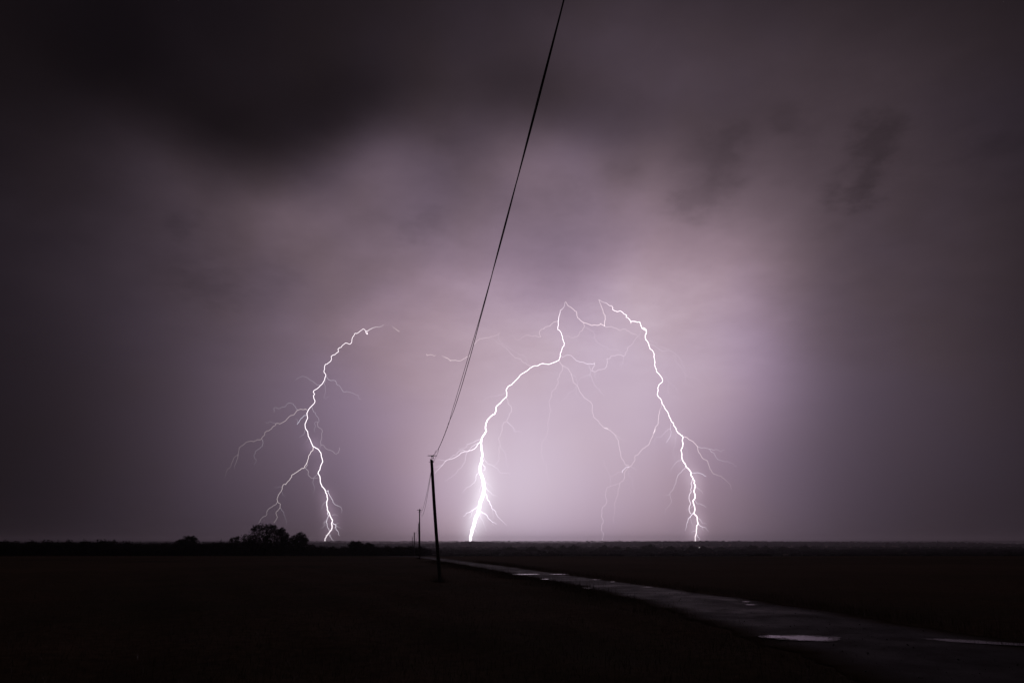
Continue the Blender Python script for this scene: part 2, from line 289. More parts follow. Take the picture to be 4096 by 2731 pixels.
# road: wet gravel and tar, one sheet a few millimetres above the ground
def road_material():
    m = bpy.data.materials.new('wet_road'); m.use_nodes = True
    q = G(m.node_tree); b = q.N['Principled BSDF']
    co = q.n('ShaderNodeTexCoord').outputs['Object']
    n1 = q.noise(co, .7, 6, .65); n2 = q.noise(co, 42, 5, .7); n3 = q.noise(co, .25, 3, .5)
    c = q.mix(q.ss(n2.outputs['Fac'], .35, .7), (.022, .020, .019, 1), (.048, .043, .040, 1))
    c = q.mix(q.ss(n1.outputs['Fac'], .45, .7), c, (.030, .024, .019, 1))
    q.L.new(c, b.inputs['Base Color'])
    r = q.m('ADD', q.ss(n1.outputs['Fac'], .35, .65, .60, .80), q.ss(n3.outputs['Fac'], .35, .65, -.05, .08))
    ed = q.n('ShaderNodeAttribute', attribute_name='edge').outputs['Fac']        # soil and old grass creep in from both sides
    ef = q.ss(q.m('ADD', ed, q.m('MULTIPLY', q.m('SUBTRACT', n1.outputs['Fac'], .5), .7)), .05, .55)
    q.L.new(q.mix(ef, (.085, .060, .036, 1), c), b.inputs['Base Color'])
    r = q.m('ADD', r, q.m('MULTIPLY', q.m('SUBTRACT', 1., ef), .22))
    q.L.new(q.m('MULTIPLY', ef, .11), b.inputs['Specular IOR Level'])
    q.L.new(r, b.inputs['Roughness']); b.inputs['Specular IOR Level'].default_value = .36
    bp = q.n('ShaderNodeBump'); bp.inputs['Strength'].default_value = .55; bp.inputs['Distance'].default_value = .012
    q.L.new(n2.outputs['Fac'], bp.inputs['Height']); q.L.new(bp.outputs[0], b.inputs['Normal'])
    return m
ys = np.concatenate([np.linspace(-38, 45, 260), np.linspace(45.5, 135, 120)])
NS = 14
rv = []
for y in ys:
    wob = .10*math.sin(y*1.7)+.07*math.sin(y*4.1+1)+.05*math.sin(y*9.3)
    wob2 = .10*math.sin(y*1.3+2)+.07*math.sin(y*3.7)+.05*math.sin(y*8.1)
    xs = np.linspace(road_l(y)+wob, road_r(y)+wob2, NS)
    rv += [(x, y, float(land(x, y))+.012+.02*(1-abs(2*k/(NS-1)-1))) for k, x in enumerate(xs)]
rv = np.array(rv)
i, j = np.meshgrid(np.arange(len(ys)-1), np.arange(NS-1), indexing='ij')
rf = np.stack([i*NS+j, i*NS+j+1, (i+1)*NS+j+1, (i+1)*NS+j], 2).reshape(-1, 4)
road = tag(mesh_obj('road', rv, rf, road_material(), smooth=True), kind='structure')
at = road.data.attributes.new('edge', 'FLOAT', 'POINT')
at.data.foreach_set('value', np.tile(np.clip((1-np.abs(2*np.arange(NS)/(NS-1)-1))*1.25, 0, 1), len(ys)).astype(np.float32))
def road_z(x, y):
    t = (x-road_l(y))/(road_r(y)-road_l(y)); return float(land(x, y)) + .012 + .02*(1-abs(2*t-1))

# ------------------------------------------------------------------ haze: rain-filled air over the plain
hv, hf_ = box((0, 0, 14.5), (10400, 10400, 61))
hz = bpy.data.materials.new('haze'); hz.use_nodes = True; q = G(hz.node_tree); q.N.clear()
pv = q.n('ShaderNodeVolumePrincipled'); pv.inputs['Density'].default_value = HAZE; pv.inputs['Color'].default_value = (.93, .90, .94, 1)
pv.inputs['Anisotropy'].default_value = .72
mo = q.n('ShaderNodeOutputMaterial'); q.L.new(pv.outputs[0], mo.inputs['Volume'])
tag(mesh_obj('haze', hv, hf_, hz), kind='stuff')

# ------------------------------------------------------------------ utility poles and cables
M_WOOD = mat_pbr('weathered_pole', (.10, .085, .072), .85, .3, .5, 14, .4)
M_METAL = mat_pbr('galvanised_steel', (.22, .22, .23), .5, .5, .4, 30, .1)
M_CERAM = mat_pbr('brown_insulator', (.06, .035, .025), .25, .5, .3, 20)
M_CABLE = mat_pbr('black_cable', (.018, .017, .018), .65, .3, .3, 40)

def pole(px_top, py_top, px_base, y, r0, r1, style, label, bow=0.):
    top = ray(px_top, py_top, y); bx = ray(px_base, 2200, y)[0]; bz = float(ground_z(bx, y))
    if y == 34: bx = top[0] + .60
    base = np.array([bx, y, bz])
    t = thing('utility_pole', base, label, 'utility pole', 'poles along the road')
    L = top - base
    n = 12; s = np.linspace(-.03, 1, n)
    c = s[:, None]*L + np.stack([bow*np.sin(math.pi*np.clip(s, 0, 1)), 0*s, 0*s], 1)
    rad = r1 + (r0-r1)*np.clip(s, 0, 1)
    v, f = tube(c, rad, 9)
    v = np.array(v)
    if style == 'post':          # the head is cut aslant
        k = np.arange(len(v)) >= (n-1)*9
        v[k, 2] -= np.clip((v[k, 0]-L[0])/r0*.5+.35, 0, 1)*.085
    mesh_obj('pole', v, f, M_WOOD, t, smooth=False)
    u = (1-.0)*L
    if style == 'post':
        bz_ = u[2] + .155
        w = .222; ax = u[0] + .03
        prm = [box((ax, 0, bz_+.014), (2*w, .05, .014)), box((ax, -.022, bz_-.019), (2*w, .006, .006))]
        for k in range(13):
            xk = ax - w + .02 + k*(2*w-.04)/12
            if abs(xk-ax-.01) < .085: continue
            prm.append(box((xk, -.022, bz_-.0045), (.013, .006, .023)))
        prm.append(box((ax+.01, -.021, bz_-.003), (.17, .008, .026)))
        mesh_obj('crossarm', *merge(prm), M_METAL, t)
        mesh_obj('bracket', *merge([box((u[0]+.018, 0, bz_-.095), (.026, .026, .16)), box((u[0]+.02, 0, bz_-.03), (.10, .04, .010)), tube([(u[0]-.03, 0, bz_-.034), (u[0]+.06, 0, bz_-.034)], .011, 6)]), M_METAL, t)
        ins = [(u[0]+.105, 0, bz_-.02), (u[0]+.095, 0, bz_-.055), (u[0]+.085, 0, bz_-.075), (u[0]+.08, 0, bz_-.10), (u[0]+.08, 0, bz_-.13), (u[0]+.08, 0, bz_-.15), (u[0]+.078, 0, bz_-.30)]
        mesh_obj('insulator', *tube(ins, [.004, .005, .018, .022, .022, .006, .003], 8), M_CERAM, t, smooth=True)
        mesh_obj('clamp', *tube([(u[0]+.075, -.02, bz_-.005), (u[0]+.10, -.03, bz_+.02), (u[0]+.12, -.04, bz_+.045)], [.022, .02, .012], 8), M_CERAM, t)
        tl = tube([(u[0]+.115, -.03, bz_+.05), (u[0]+.18, -.05, bz_+.20), (u[0]+.235, -.06, bz_+.285), (u[0]+.215, -.06, bz_+.20), (u[0]+.165, -.05, bz_+.09)], .0045, 5)
        mesh_obj('wire_tail', *tl, M_CABLE, t)
        px_, pz_ = u[0]+.05, u[2]-.135
        mesh_obj('step_pin', *tube([(u[0]-.03, 0, pz_), (u[0]-.125, 0, pz_-.02)], [.016, .008], 6), M_METAL, t)
        mesh_obj('step_pin', *merge([tube([(u[0]+.05, 0, pz_+.01), (u[0]+.11, 0, pz_+.005), (u[0]+.128, 0, pz_)], [.032, .026, .006], 6)]), M_METAL, t)
    else:
        za = u[2]-.13
        mesh_obj('crossarm', *box((u[0]-.01, -r0-.03, za), (.52, .045, .05)), M_METAL, t)
        mesh_obj('insulator', *tube([(u[0]+.13, -r0-.03, za), (u[0]+.13, -r0-.03, za+.04), (u[0]+.13, -r0-.03, za+.09)], [.02, .03, .012], 8), M_CERAM, t, smooth=True)
        mesh_obj('insulator', *tube([(u[0]+.13, -r0-.03, za-.06), (u[0]+.12, -r0-.03, za-.14)], [.03, .02], 8), M_CERAM, t, smooth=True)
        mesh_obj('step_pin', *tube([(u[0]-.15, 0, za-.22), (u[0]+.15, 0, za-.21)], [.018, .022], 6), M_METAL, t)
        mesh_obj('wire_tail', *tube([(u[0]+.13, -.1, za+.06), (u[0]+.20, -.12, za+.22), (u[0]+.29, -.12, za+.34)], .006, 5), M_CABLE, t)
    return top

pole(1726, 1835, 1757, 34, .072, .086, 'post', 'nearest and tallest black utility pole, leaning left, topped by a short perforated crossarm', -.025)
pole(1678, 2035, 1680.2, 83, .062, .085, 'arm', 'second utility pole beyond the tall leaning one, straight, crossarm just below its top')
pole(1674, 2092, 1677.5, 133, .058, .08, 'post', 'utility pole almost hidden behind the second straight pole, only its left edge and crossarm showing')
pole(1657.4, 2128, 1657.8, 183, .105, .13, 'arm', 'thick short-looking far utility pole standing alone between the hidden pole and the last one')
pole(1649, 2147, 1650.8, 233, .075, .10, 'post', 'farthest and smallest utility pole of the row, at its left end')

# cable overhead: two insulated wires twisted round each other, passing over the camera
PX0, PM = 1.0665, -.14459
def over(y): return np.stack([PX0+PM*y, y, .00306277*y*y-.11813313*y+6.40816847-.0], -1)
yy = np.concatenate([np.linspace(-16, 3, 40), np.linspace(3.1, 29, 420)])
ph = np.interp(yy, [-16, 4.7, 7.15, 9.6, 11.2, 13, 19.5, 20.6, 24.5, 29], np.pi*np.array([-6.5, .5, 1.5, 2.5, 3.08, 3.1, 3.1, 3.5, 8.5, 13.2]))
sep_ = np.interp(yy, [-16, 10.3, 11.3, 13, 16, 18.6, 20, 21, 27.5, 29], [.0062, .0062, .0075, .022, .029, .026, .012, .0065, .0065, .009])
cc = over(yy)
side = np.stack([np.cos(ph), PM*np.cos(ph), np.sin(ph)], 1)*sep_[:, None]
ra = np.interp(yy, [-16, 12, 29], [.0060, .0062, .0075])
wa = np.vstack([cc+side, [ray(1752, 1799, 30.2)], [ray(1737, 1817, 34)]])
wb = np.vstack([cc-side, [ray(1754.5, 1800, 30.0)], [ray(1747, 1821, 33.3)], [ray(1738, 1837, 33.7)], [ray(1735, 1847.5, 33.9)], [ray(1731, 1849, 34)]])
o0 = over(0.)
tw = thing('overhead_cable', o0, 'pair of twisted black wires sweeping overhead from the nearest pole', 'cable', 'cables between the poles')
mesh_obj('wire', *tube(wa-o0, np.concatenate([ra*.85, [.0065, .0065]]), 7), M_CABLE, tw, smooth=True)
mesh_obj('wire', *tube(wb-o0, np.concatenate([ra*1.1, [.0065]*5]), 7), M_CABLE, tw, smooth=True)

def span(a, b, sag, r, label):
    a = np.asarray(a); b = np.asarray(b); t = np.linspace(0, 1, 60)[:, None]
    p = a + (b-a)*t - np.array([0, 0, 1.])*4*sag*t*(1-t)
    o = mesh_obj('hanging_wire', *tube(p, r, 5), M_CABLE, origin=a, smooth=True)
    return tag(o, label, 'wire', 'cables between the poles')
span(ray(1731, 1847, 34.08), ray(1682.5, 2050, 82.9), 1.22, .010, 'lower and slacker wire sagging between the nearest pole and the second pole')
span(ray(1731, 1846, 34.08), ray(1682, 2048.5, 82.9), .68, .010, 'upper and tauter wire hanging between the nearest pole and the second pole')
span(ray(1680, 2049, 83.1), ray(1675.5, 2098, 132.9), 1.0, .009, 'wire hidden behind the second pole, running on to the third')
span(ray(1675.5, 2098, 133.1), ray(1659, 2133, 182.9), 2.4, .012, 'slack wire looping low between the third pole and the thick far pole')
span(ray(1675, 2096, 133.1), ray(1661, 2130, 182.9), .75, .012, 'taut wire between the third pole and the thick far pole')
span(ray(1656, 2134, 183.1), ray(1650, 2150, 232.9), 1.2, .011, 'wire between the thick far pole and the last pole of the row')

# ------------------------------------------------------------------ trees and bushes
M_BARK = mat_pbr('bark', (.07, .055, .045), .9, .2, .4, 6, .3)
def leaf_mat(name, col):
    m = mat_pbr(name, col, .7, .12, .45, 1.2)
    return m
M_LEAF = leaf_mat('dark_leaves', (.045, .055, .026)); M_LEAF2 = leaf_mat('olive_leaves', (.052, .055, .030))

def leaves(clumps, n, size, seed):
    """small leaf-sized faces gathered in sprays through the clumps (centre, radii)"""
    r = np.random.default_rng(seed)
    vol = np.array([c[1][0]*c[1][1]*c[1][2] for c in clumps])**.62; vol /= vol.sum()
    P = []
    for (c, rad), k in zip(clumps, (vol*n).astype(int)+6):
        ns = max(4, k//14)                          # sprays
        d = r.normal(size=(ns, 3)); d /= np.linalg.norm(d, axis=1)[:, None]
        rr_ = r.uniform(.25, 1, ns)**.5
        cen = d*rr_[:, None]*np.asarray(rad) + np.asarray(c)
        spread = np.mean(rad)*.16 + size*.6
        idx = r.integers(0, ns, k)
        P.append(cen[idx] + r.normal(size=(k, 3))*spread*np.array([1, 1, .7]))
    P = np.vstack(P); k = len(P)
    u = r.normal(size=(k, 3)); u /= np.linalg.norm(u, axis=1)[:, None]
    w = np.cross(u, r.normal(size=(k, 3))); w /= np.linalg.norm(w, axis=1)[:, None]
    s = (size*r.uniform(.6, 1.5, k))[:, None]
    v = np.stack([P-u*s, P+w*s*.55, P+u*s, P-w*s*.55], 1).reshape(-1, 3)
    return v, np.arange(4*k).reshape(-1, 4)

def tree(name, clumps_px, y, px_trunk, label, cat, group=None, n=5000, size=.14, depth=.8, mat=None, seed=1, limbs=7, trunk=.22, spikes=None, minz=True):
    mpp = y/2750.
    bx = ray(px_trunk, 2190, y)[0]; bz = float(ground_z(bx, y))
    base = np.array([bx, y, bz])
    cl = []
    for (cx, cy, rx, ry) in clumps_px:
        c = ray(cx, cy, y); rr_ = np.array([rx*mpp, rx*mpp*depth, ry*mpp])
        off = random.uniform(-.35, .35)*max(q[2] for q in clumps_px)*mpp*depth
        cl.append((c + np.array([0, off, 0]) - base, rr_))
    t = thing(name, base, label, cat, group)
    top = max(c[2] for c, _ in cl)
    parts = [tube([(0, 0, -.3), (.05*trunk, 0, .25*top), (.3*trunk, .1*trunk, .55*top), (0, 0, .85*top)], [trunk*1.25, trunk, trunk*.7, trunk*.25], 7)]
    r = np.random.default_rng(seed+99)
    for k in range(limbs):
        c, rad = cl[k % len(cl)]
        s0 = np.array([0, 0, top*r.uniform(.15, .55)])
        e = c + r.uniform(-.5, .5, 3)*rad
        mid = (s0+e)/2 + np.array([0, 0, .08*np.linalg.norm(e-s0)])
        parts.append(tube([s0, mid, e], [trunk*.45, trunk*.28, trunk*.08], 5))
    if spikes:
        for k in range(spikes):
            c, rad = cl[r.integers(0, len(cl))]
            s0 = c + r.uniform(-.7, .7, 3)*rad*np.array([1, 1, .2])
            e = s0 + np.array([r.normal()*.25, 0, rad[2]*r.uniform(.9, 1.35)])
            parts.append(tube([s0, (s0+e)/2, e], [.03, .02, .008], 4))
    mesh_obj('trunk', *merge(parts), M_BARK, t)
    v, f = leaves(cl, n, size, seed)
    gz = ground_z(v[:, 0]+bx, v[:, 1]+y) - bz
    v[:, 2] = np.maximum(v[:, 2], gz + .02)
    mesh_obj('crown', v, f, mat or M_LEAF, t)
    return t

tree('broad_tree', [(1060, 2108, 38, 11), (1100, 2108, 16, 8), (1022, 2120, 18, 9), (1035, 2108, 12, 8), (1052, 2135, 46, 18), (1092, 2128, 26, 26), (1010, 2152, 34, 15), (990, 2164, 26, 12), (1045, 2175, 60, 24), (1020, 2190, 60, 18), (1095, 2170, 40, 34), (1090, 2200, 55, 20), (1020, 2205, 70, 14)],
     170, 1062, 'largest broad-crowned dark tree on the left skyline, below the left bolt', 'tree', n=11000, size=.14, seed=3, limbs=16)
tree('leafy_tree', [(1127, 2118, 14, 8), (1120, 2130, 20, 12), (1140, 2140, 16, 14), (1145, 2162, 22, 20), (1120, 2170, 30, 30), (1158, 2185, 14, 14), (1130, 2200, 40, 18)],
     174, 1128, 'narrower dark tree joined to the right flank of the largest tree', 'tree', n=8000, size=.12, seed=5, limbs=10)
tree('round_bush', [(1197, 2141, 18, 13), (1184, 2155, 16, 12), (1213, 2154, 17, 14), (1200, 2165, 30, 18), (1222, 2170, 10, 12), (1198, 2188, 38, 16), (1200, 2206, 46, 14)],
     165, 1198, 'rounded bush with spiky top, right end of the left tree clump', 'bush', n=8000, size=.11, seed=8, limbs=10, spikes=34)
tree('small_tree', [(943, 2150, 14, 6), (955, 2152, 7, 7), (932, 2156, 14, 6), (922, 2160, 10, 4), (944, 2164, 18, 5), (940, 2180, 24, 10), (940, 2202, 30, 14)],
     185, 940, 'small lopsided tree on the hedge line left of the largest tree', 'tree', n=1900, size=.12, seed=11, limbs=9, trunk=.12)
tree('broad_bush', [(752, 2150, 14, 6), (776, 2150, 10, 6), (762, 2156, 24, 9), (735, 2158, 10, 6), (718, 2162, 9, 5), (750, 2168, 42, 9), (755, 2182, 46, 10), (755, 2202, 50, 14)],
     190, 755, 'wide low tree far left, standing above the hedge line on its own', 'tree', n=6500, size=.13, seed=13, limbs=8)
tree('low_bush', [(1413, 2170, 14, 7), (1405, 2178, 14, 8), (1437, 2169, 10, 7), (1428, 2178, 26, 10), (1428, 2192, 38, 12), (1430, 2208, 44, 12)],
     175, 1425, 'low dark bush just right of the foot of the left bolt', 'bush', n=5200, size=.11, seed=17, limbs=6, trunk=.1, spikes=12)
tree('low_bush', [(1470, 2178, 14, 7), (1485, 2180, 14, 6), (1476, 2194, 30, 12), (1478, 2208, 36, 12)],
     182, 1476, 'lowest rounded bush, between the low bush and the row of poles', 'bush', n=3600, size=.12, seed=19, limbs=6, trunk=.1)

# the hedge along the left horizon: individual bushes, four shapes copied
protos = []
for k in range(4):
    r = np.random.default_rng(40+k)
    cl = [((r.uniform(-1.6, 1.6), r.uniform(-.8, .8), r.uniform(.7, 1.5)), (r.uniform(.8, 1.6), r.uniform(.7, 1.1), r.uniform(.5, .85))) for _ in range(7)]
    cl += [((0, 0, .6), (2.3, 1.2, .7))]
    v, f = leaves(cl, 3400, .11, 60+k); v[:, 2] = np.maximum(v[:, 2], -.35)
    st = merge([tube([(0, 0, -.3), (.1, 0, .5), (r.uniform(-.4, .4), .1, 1.3)], [.1, .07, .03], 6)] + [tube([(0, 0, .2), np.array(c)*.6, c], [.05, .035, .01], 5) for c, _ in cl[:5]])
    protos.append((v, f, st))
pm = []
def hedgerow(cols, top, dist, label):
    x0 = ray(cols[len(cols)//2], 2190, dist)[0]; z0 = float(ground_z(x0, dist))
    t = thing('hedgerow', (x0, dist, z0), label, 'hedge')
    for k, px in enumerate(cols):
        y = dist + random.uniform(-14, 14); x = ray(px, 2190, y)[0]; z = float(ground_z(x, y))
        h = max(ray(px, top(px) + random.uniform(-2, 2.5), y)[2] - z, 1.3)*1.02
        v, f, st = protos[k % 4]
        if len(pm) <= k % 4:
            pair = (mesh_obj('bush', v, f, M_LEAF2, t), mesh_obj('stem', *st, M_BARK)); pm.append(pair)
            bo, so = pair
        else:
            bo, so = (s.copy() for s in pm[k % 4]); COL.objects.link(bo); COL.objects.link(so)
        bo.parent = t; so.parent = bo
        bo.location = (x-x0, y-dist, z-z0); bo.scale = (random.uniform(.9, 1.3)*max(h, 2)/2.2, h/2.2, h/2.2); bo.rotation_euler[2] = random.uniform(-.5, .5)
    return t
hedgerow(list(np.arange(-230, 1010, 27)), lambda p: np.interp(p, [-230, 0, 60, 170, 200, 280, 420, 470, 520, 640, 700, 800, 830, 900, 1000], [2164, 2165, 2167, 2163, 2167, 2165, 2163, 2169, 2171, 2171, 2168, 2171, 2166, 2166, 2164]), 190, 'long low dark hedge along the left horizon, ending at the tree clump')
hedgerow(list(np.arange(1225, 1700, 22)), lambda p: np.interp(p, [1225, 1260, 1330, 1400, 1520, 1600, 1700], [2178, 2184, 2188, 2184, 2184, 2182, 2190]), 205, 'low dark hedge between the left bolt and the row of poles')

# bushes dotted across the far side of the dip, each with its own shape
far = [  # pixel column, half-width, top row, distance, label
 (2596, 33, 2174.5, 640, 'biggest round bush on the plain, between the thin ground strike and the right bolt'),
 (2679, 27, 2183, 660, 'flat round bush just right of the biggest round bush'),
 (2768, 21, 2181.5, 690, 'small pointed bush below the foot of the right bolt, left of the white light'),
 (2813, 17, 2183, 700, 'small round bush just right of the white light'),
 (2514, 9, 2184, 640, 'tiny round bush left of the biggest round bush'),
 (2466, 19, 2184.5, 700, 'low ragged bush below the thin ground strike'),
 (2416, 19, 2179, 720, 'ragged bush just left of the foot of the thin ground strike'),
 (2297, 27, 2178, 640, 'dark blocky bush in the middle of the plain, right one of a touching pair'),
 (2248, 17, 2179.5, 650, 'dark pointed bush in the middle of the plain, left one of a touching pair'),
 (2195, 18, 2182, 700, 'low bush left of the dark touching pair'),
 (2125, 26, 2186, 600, 'wide low bush on the plain right of the foot of the middle bolt'),
 (2040, 34, 2187, 620, 'wide low bush on the plain, nearest to the foot of the middle bolt'),
 (3010, 27, 2179, 720, 'broad bush on the plain, first well right of the right bolt'),
 (3062, 18, 2182, 740, 'bush touching the right side of the broad bush beyond the right bolt'),
 (3135, 23, 2185, 700, 'low flat bush on the dark plain toward the right'),
 (3217, 30, 2182, 720, 'wide bush on the dark plain, farthest right of the bushes one can make out'),
 (2880, 24, 2187, 640, 'very low bush right of the white light'),
]
for k, (px, hw, top, y, lab) in enumerate(far):
    hgt = 2209-top
    r = np.random.default_rng(200+k)
    cl = [(px+r.uniform(-.15, .15)*hw, top+hgt*.32, hw*.5, hgt*.30), (px-hw*.45, top+hgt*.55, hw*.5, hgt*.33), (px+hw*.45, top+hgt*.5, hw*.5, hgt*.36), (px, top+hgt*.7, hw*.85, hgt*.35), (px+r.uniform(-.4, .4)*hw, top+hgt*.18, hw*.22, hgt*.16)]
    tree('field_bush', cl, y, px, lab, 'bush', 'bushes dotted over the plain', n=2600, size=.34, seed=300+k, limbs=5, trunk=.3)

# far-off woods: crowns joined row by row, one mass each
M_WOOD_FAR = mat_pbr('far_woods', (.026, .030, .017), 1., .01, .4, .05)
ico = []
def crown_shape(r, nlat=4, nlon=7):
    v = [(0, 0, 1.)]; f = []
    for a in range(1, nlat):
        th = math.pi*.62*a/(nlat-1)
        for b in range(nlon):
            p_ = 2*math.pi*(b+.5*(a % 2))/nlon
            s = r.uniform(.8, 1.15)
            v.append((math.sin(th)*math.cos(p_)*s, math.sin(th)*math.sin(p_)*s, math.cos(th)*s))
    for b in range(nlon): f.append((0, 1+b, 1+(b+1) % nlon))
    for a in range(nlat-2):
        o1 = 1+a*nlon; o2 = 1+(a+1)*nlon
        for b in range(nlon): f += [(o1+b, o2+b, o2+(b+1) % nlon), (o1+b, o2+(b+1) % nlon, o1+(b+1) % nlon)]
    return np.array(v), np.array(f)
SH = [crown_shape(np.random.default_rng(500+k)) for k in range(8)]
def woods(name, rows, label):
    V, Fc, off = [], [], 0
    for (y, px0, px1, step, h, rad, gap) in rows:
        x0 = (px0-2048)/2800*y; x1 = (px1-2048)/2800*y
        x = x0
        while x < x1:
            yy_ = y + random.uniform(-1, 1)*step*1.5
            hh = h*random.uniform(.72, 1.12)*(1.25 if random.random() < .06 else 1)
            if random.random() > gap:
                z = float(land(x, yy_))
                v, f = SH[random.randrange(8)]
                s = np.array([rad*random.uniform(.8, 1.4), rad, hh*.55])
                V.append(v*s + np.array([x, yy_, z+hh-s[2]])); Fc.append(f+off); off += len(v)
            x += step*random.uniform(.5, 1.4)
    o = mesh_obj(name, np.vstack(V), np.vstack(Fc), M_WOOD_FAR)
    return tag(o, label, 'woods', kind='stuff')
woods('far_woods', [(4500, -900, 5000, 11, 9, 8, 0), (4430, -900, 5000, 12, 8.5, 8, 0)], 'pale far-off wood on the most distant ridge')
woods('ridge_woods', [(2720, -900, 5000, 8, 9, 6.5, 0), (2660, -900, 5000, 8, 8.5, 6.5, 0), (2560, -900, 5000, 9, 8.5, 7, 0), (2400, -900, 5000, 10, 9, 7.5, .1), (2200, -900, 5000, 11, 9, 8, .1), (2000, -900, 5000, 11, 9, 8, .1)], 'wooded ridge along the skyline in the middle distance')
woods('valley_woods', [(1500, -900, 5000, 9, 7.5, 6, .08), (1250, -900, 5000, 8, 7.2, 5.5, .05), (1050, -900, 5000, 8, 5.5, 5, .05)] + [(y, -900, 5000, 6, 1.6+2.6*(y-330)/600, 3.0+1.6*(y-330)/600, .05) for y in (330, 360, 395, 430, 470, 515, 560, 610, 665, 725, 790, 860, 940)], 'dark scrub and trees filling the dip beyond the field')

# tall conifer and a mast that break the far ridge line
x = ray(3752, 2170, 2690)[0]; z = float(land(x, 2690)); b0 = (x, 2690, z)
t = thing('conifer', b0, 'tiny pointed conifer poking above the far ridge on the right', 'tree')
mesh_obj('trunk', *tube([(0, 0, -1), (0, 0, 15)], [.6, .1], 6), M_BARK, t)
cv = []
for k in range(5): cv.append(tube([(0, 0, 3+k*2.6), (0, 0, 4.2+k*2.6), (0, 0, 7+k*2.3)], [4.2-k*.75, 3.0-k*.5, .2], 8))
mesh_obj('crown', *merge(cv), M_WOOD_FAR, t)
x = ray(2476, 2170, 2690)[0]; z = float(land(x, 2690))
t = thing('mast', (x, 2690, z), 'tiny mast standing on the ridge right of the thin ground strike', 'mast')
mesh_obj('lattice', *merge([tube([(sx, 0, -1), (sx*.3, 0, 14)], [.22, .18], 4) for sx in (-1.2, 1.2)] + [tube([(-1.1+k*.2, 0, 2+3*k), (1.0-k*.2, 0, 4+3*k)], .14, 4) for k in range(4)]), M_METAL, t)
mesh_obj('antenna', *merge([box((0, 0, 13.8), (4.2, .5, .6)), tube([(0, 0, 13), (0, 0, 16)], .2, 5)]), M_METAL, t)

# a lit yard lamp far across the plain
def emit_mat(name, col, strength):
    m = bpy.data.materials.new(name); m.use_nodes = True; q = G(m.node_tree); q.N.clear()
    e = q.n('ShaderNodeEmission'); e.inputs[0].default_value = (*col, 1); e.inputs[1].default_value = strength
    o = q.n('ShaderNodeOutputMaterial'); q.L.new(e.outputs[0], o.inputs[0]); m.cycles.emission_sampling = 'NONE'
    return m
lp = ray(2797, 2188, 660); lz = float(land(lp[0], 660))
t = thing('yard_lamp', (lp[0], 660, lz), 'single white light shining far off on the plain below the right bolt', 'lamp')
hl = lp[2]-lz
mesh_obj('post', *tube([(0, 0, -.3), (0, 0, hl+.25)], [.1, .07], 6), M_METAL, t)
mesh_obj('lamp_arm', *tube([(0, 0, hl+.2), (0, -.5, hl+.3)], .05, 5), M_METAL, t)
mesh_obj('lamp_head', *merge([tube([(0, -.5, hl+.22), (0, -.5, hl+.34)], [.3, .12], 8)]), M_METAL, t)
mesh_obj('bulb', *tube([(0, -.5, hl-.18), (0, -.5, hl-.08), (0, -.5, hl+.1), (0, -.5, hl+.2)], [.06, .2, .2, .06], 8), emit_mat('lamp_light', (1, .97, .95), 2.5), t, smooth=True)

# ------------------------------------------------------------------ puddles
def puddle_material():
    m = bpy.data.materials.new('puddle_water'); m.use_nodes = True; q = G(m.node_tree); b = q.N['Principled BSDF']
    co = q.n('ShaderNodeTexCoord').outputs['Object']
    n1 = q.noise(co, 17, 5, .75); n2 = q.noise(co, 2.0, 4, .6); n3 = q.noise(co, 7, 2, .5)
    at = q.n('ShaderNodeAttribute', attribute_name='rim').outputs['Fac']
    # gravel stands out of the shallow water, more of it toward the rim
    wet = q.ss(q.m('ADD', n1.outputs['Fac'], q.m('ADD', q.m('MULTIPLY', q.m('SUBTRACT', n2.outputs['Fac'], .5), .9), q.m('MULTIPLY', at, -.36))), .27, .36)
    q.L.new(q.mix(wet, (.055, .048, .043, 1), (.012, .010, .009, 1)), b.inputs['Base Color'])
    q.L.new(q.m('MULTIPLY_ADD', wet, -.52, .56), b.inputs['Roughness'])
    b.inputs['IOR'].default_value = 1.33
    bp = q.n('ShaderNodeBump'); bp.inputs['Strength'].default_value = .06; bp.inputs['Distance'].default_value = .004
    q.L.new(n3.outputs['Fac'], bp.inputs['Height']); q.L.new(bp.outputs[0], b.inputs['Normal'])
    return m
M_PUD = puddle_material()
def puddle(px, py, hwx, hwy, label, seed, tilt=0.):
    w = ray(px, py, 1.) - np.array([0, 0, EYE]); s = -EYE/w[2]; cx, cy = w[0]*s, s
    r = np.random.default_rng(seed); a = np.arange(64)*2*math.pi/64
    ph_ = r.uniform(0, 6.28, 6)
    ra_ = 1 + .10*np.sin(2*a+ph_[0]) + .08*np.sin(3*a+ph_[1]) + .06*np.sin(5*a+ph_[2]) + .04*np.sin(9*a+ph_[3]) + .03*np.sin(14*a+ph_[4])
    v, rim = [(0, 0)], [0]
    for q_ in (.35, .6, .8, .92, 1.):
        for k in range(64):
            x = hwx*ra_[k]*math.cos(a[k])*q_; y = hwy*ra_[k]*math.sin(a[k])*q_
            v.append((x*math.cos(tilt)-y*math.sin(tilt), x*math.sin(tilt)+y*math.cos(tilt))); rim.append(q_**2)
    z0 = max(road_z(cx+x, cy+y) for x, y in v) + .004
    v = np.array([(cx+x, cy+y, z0) for x, y in v])
    f = [(0, 1+k, 1+(k+1) % 64) for k in range(64)]
    for q_ in range(4): f += [(1+q_*64+k, 1+(q_+1)*64+k, 1+(q_+1)*64+(k+1) % 64, 1+q_*64+(k+1) % 64) for k in range(64)]
    o = mesh_obj('puddle', v, f, M_PUD, origin=(cx, cy, z0))
    at = o.data.attributes.new('rim', 'FLOAT', 'POINT'); at.data.foreach_set('value', np.array(rim, np.float32))
    return tag(o, label, 'puddle', 'puddles on the wet road')
puddle(3212, 2556, .72, .45, 'large oval pale puddle on the road, biggest and nearest of all', 1)
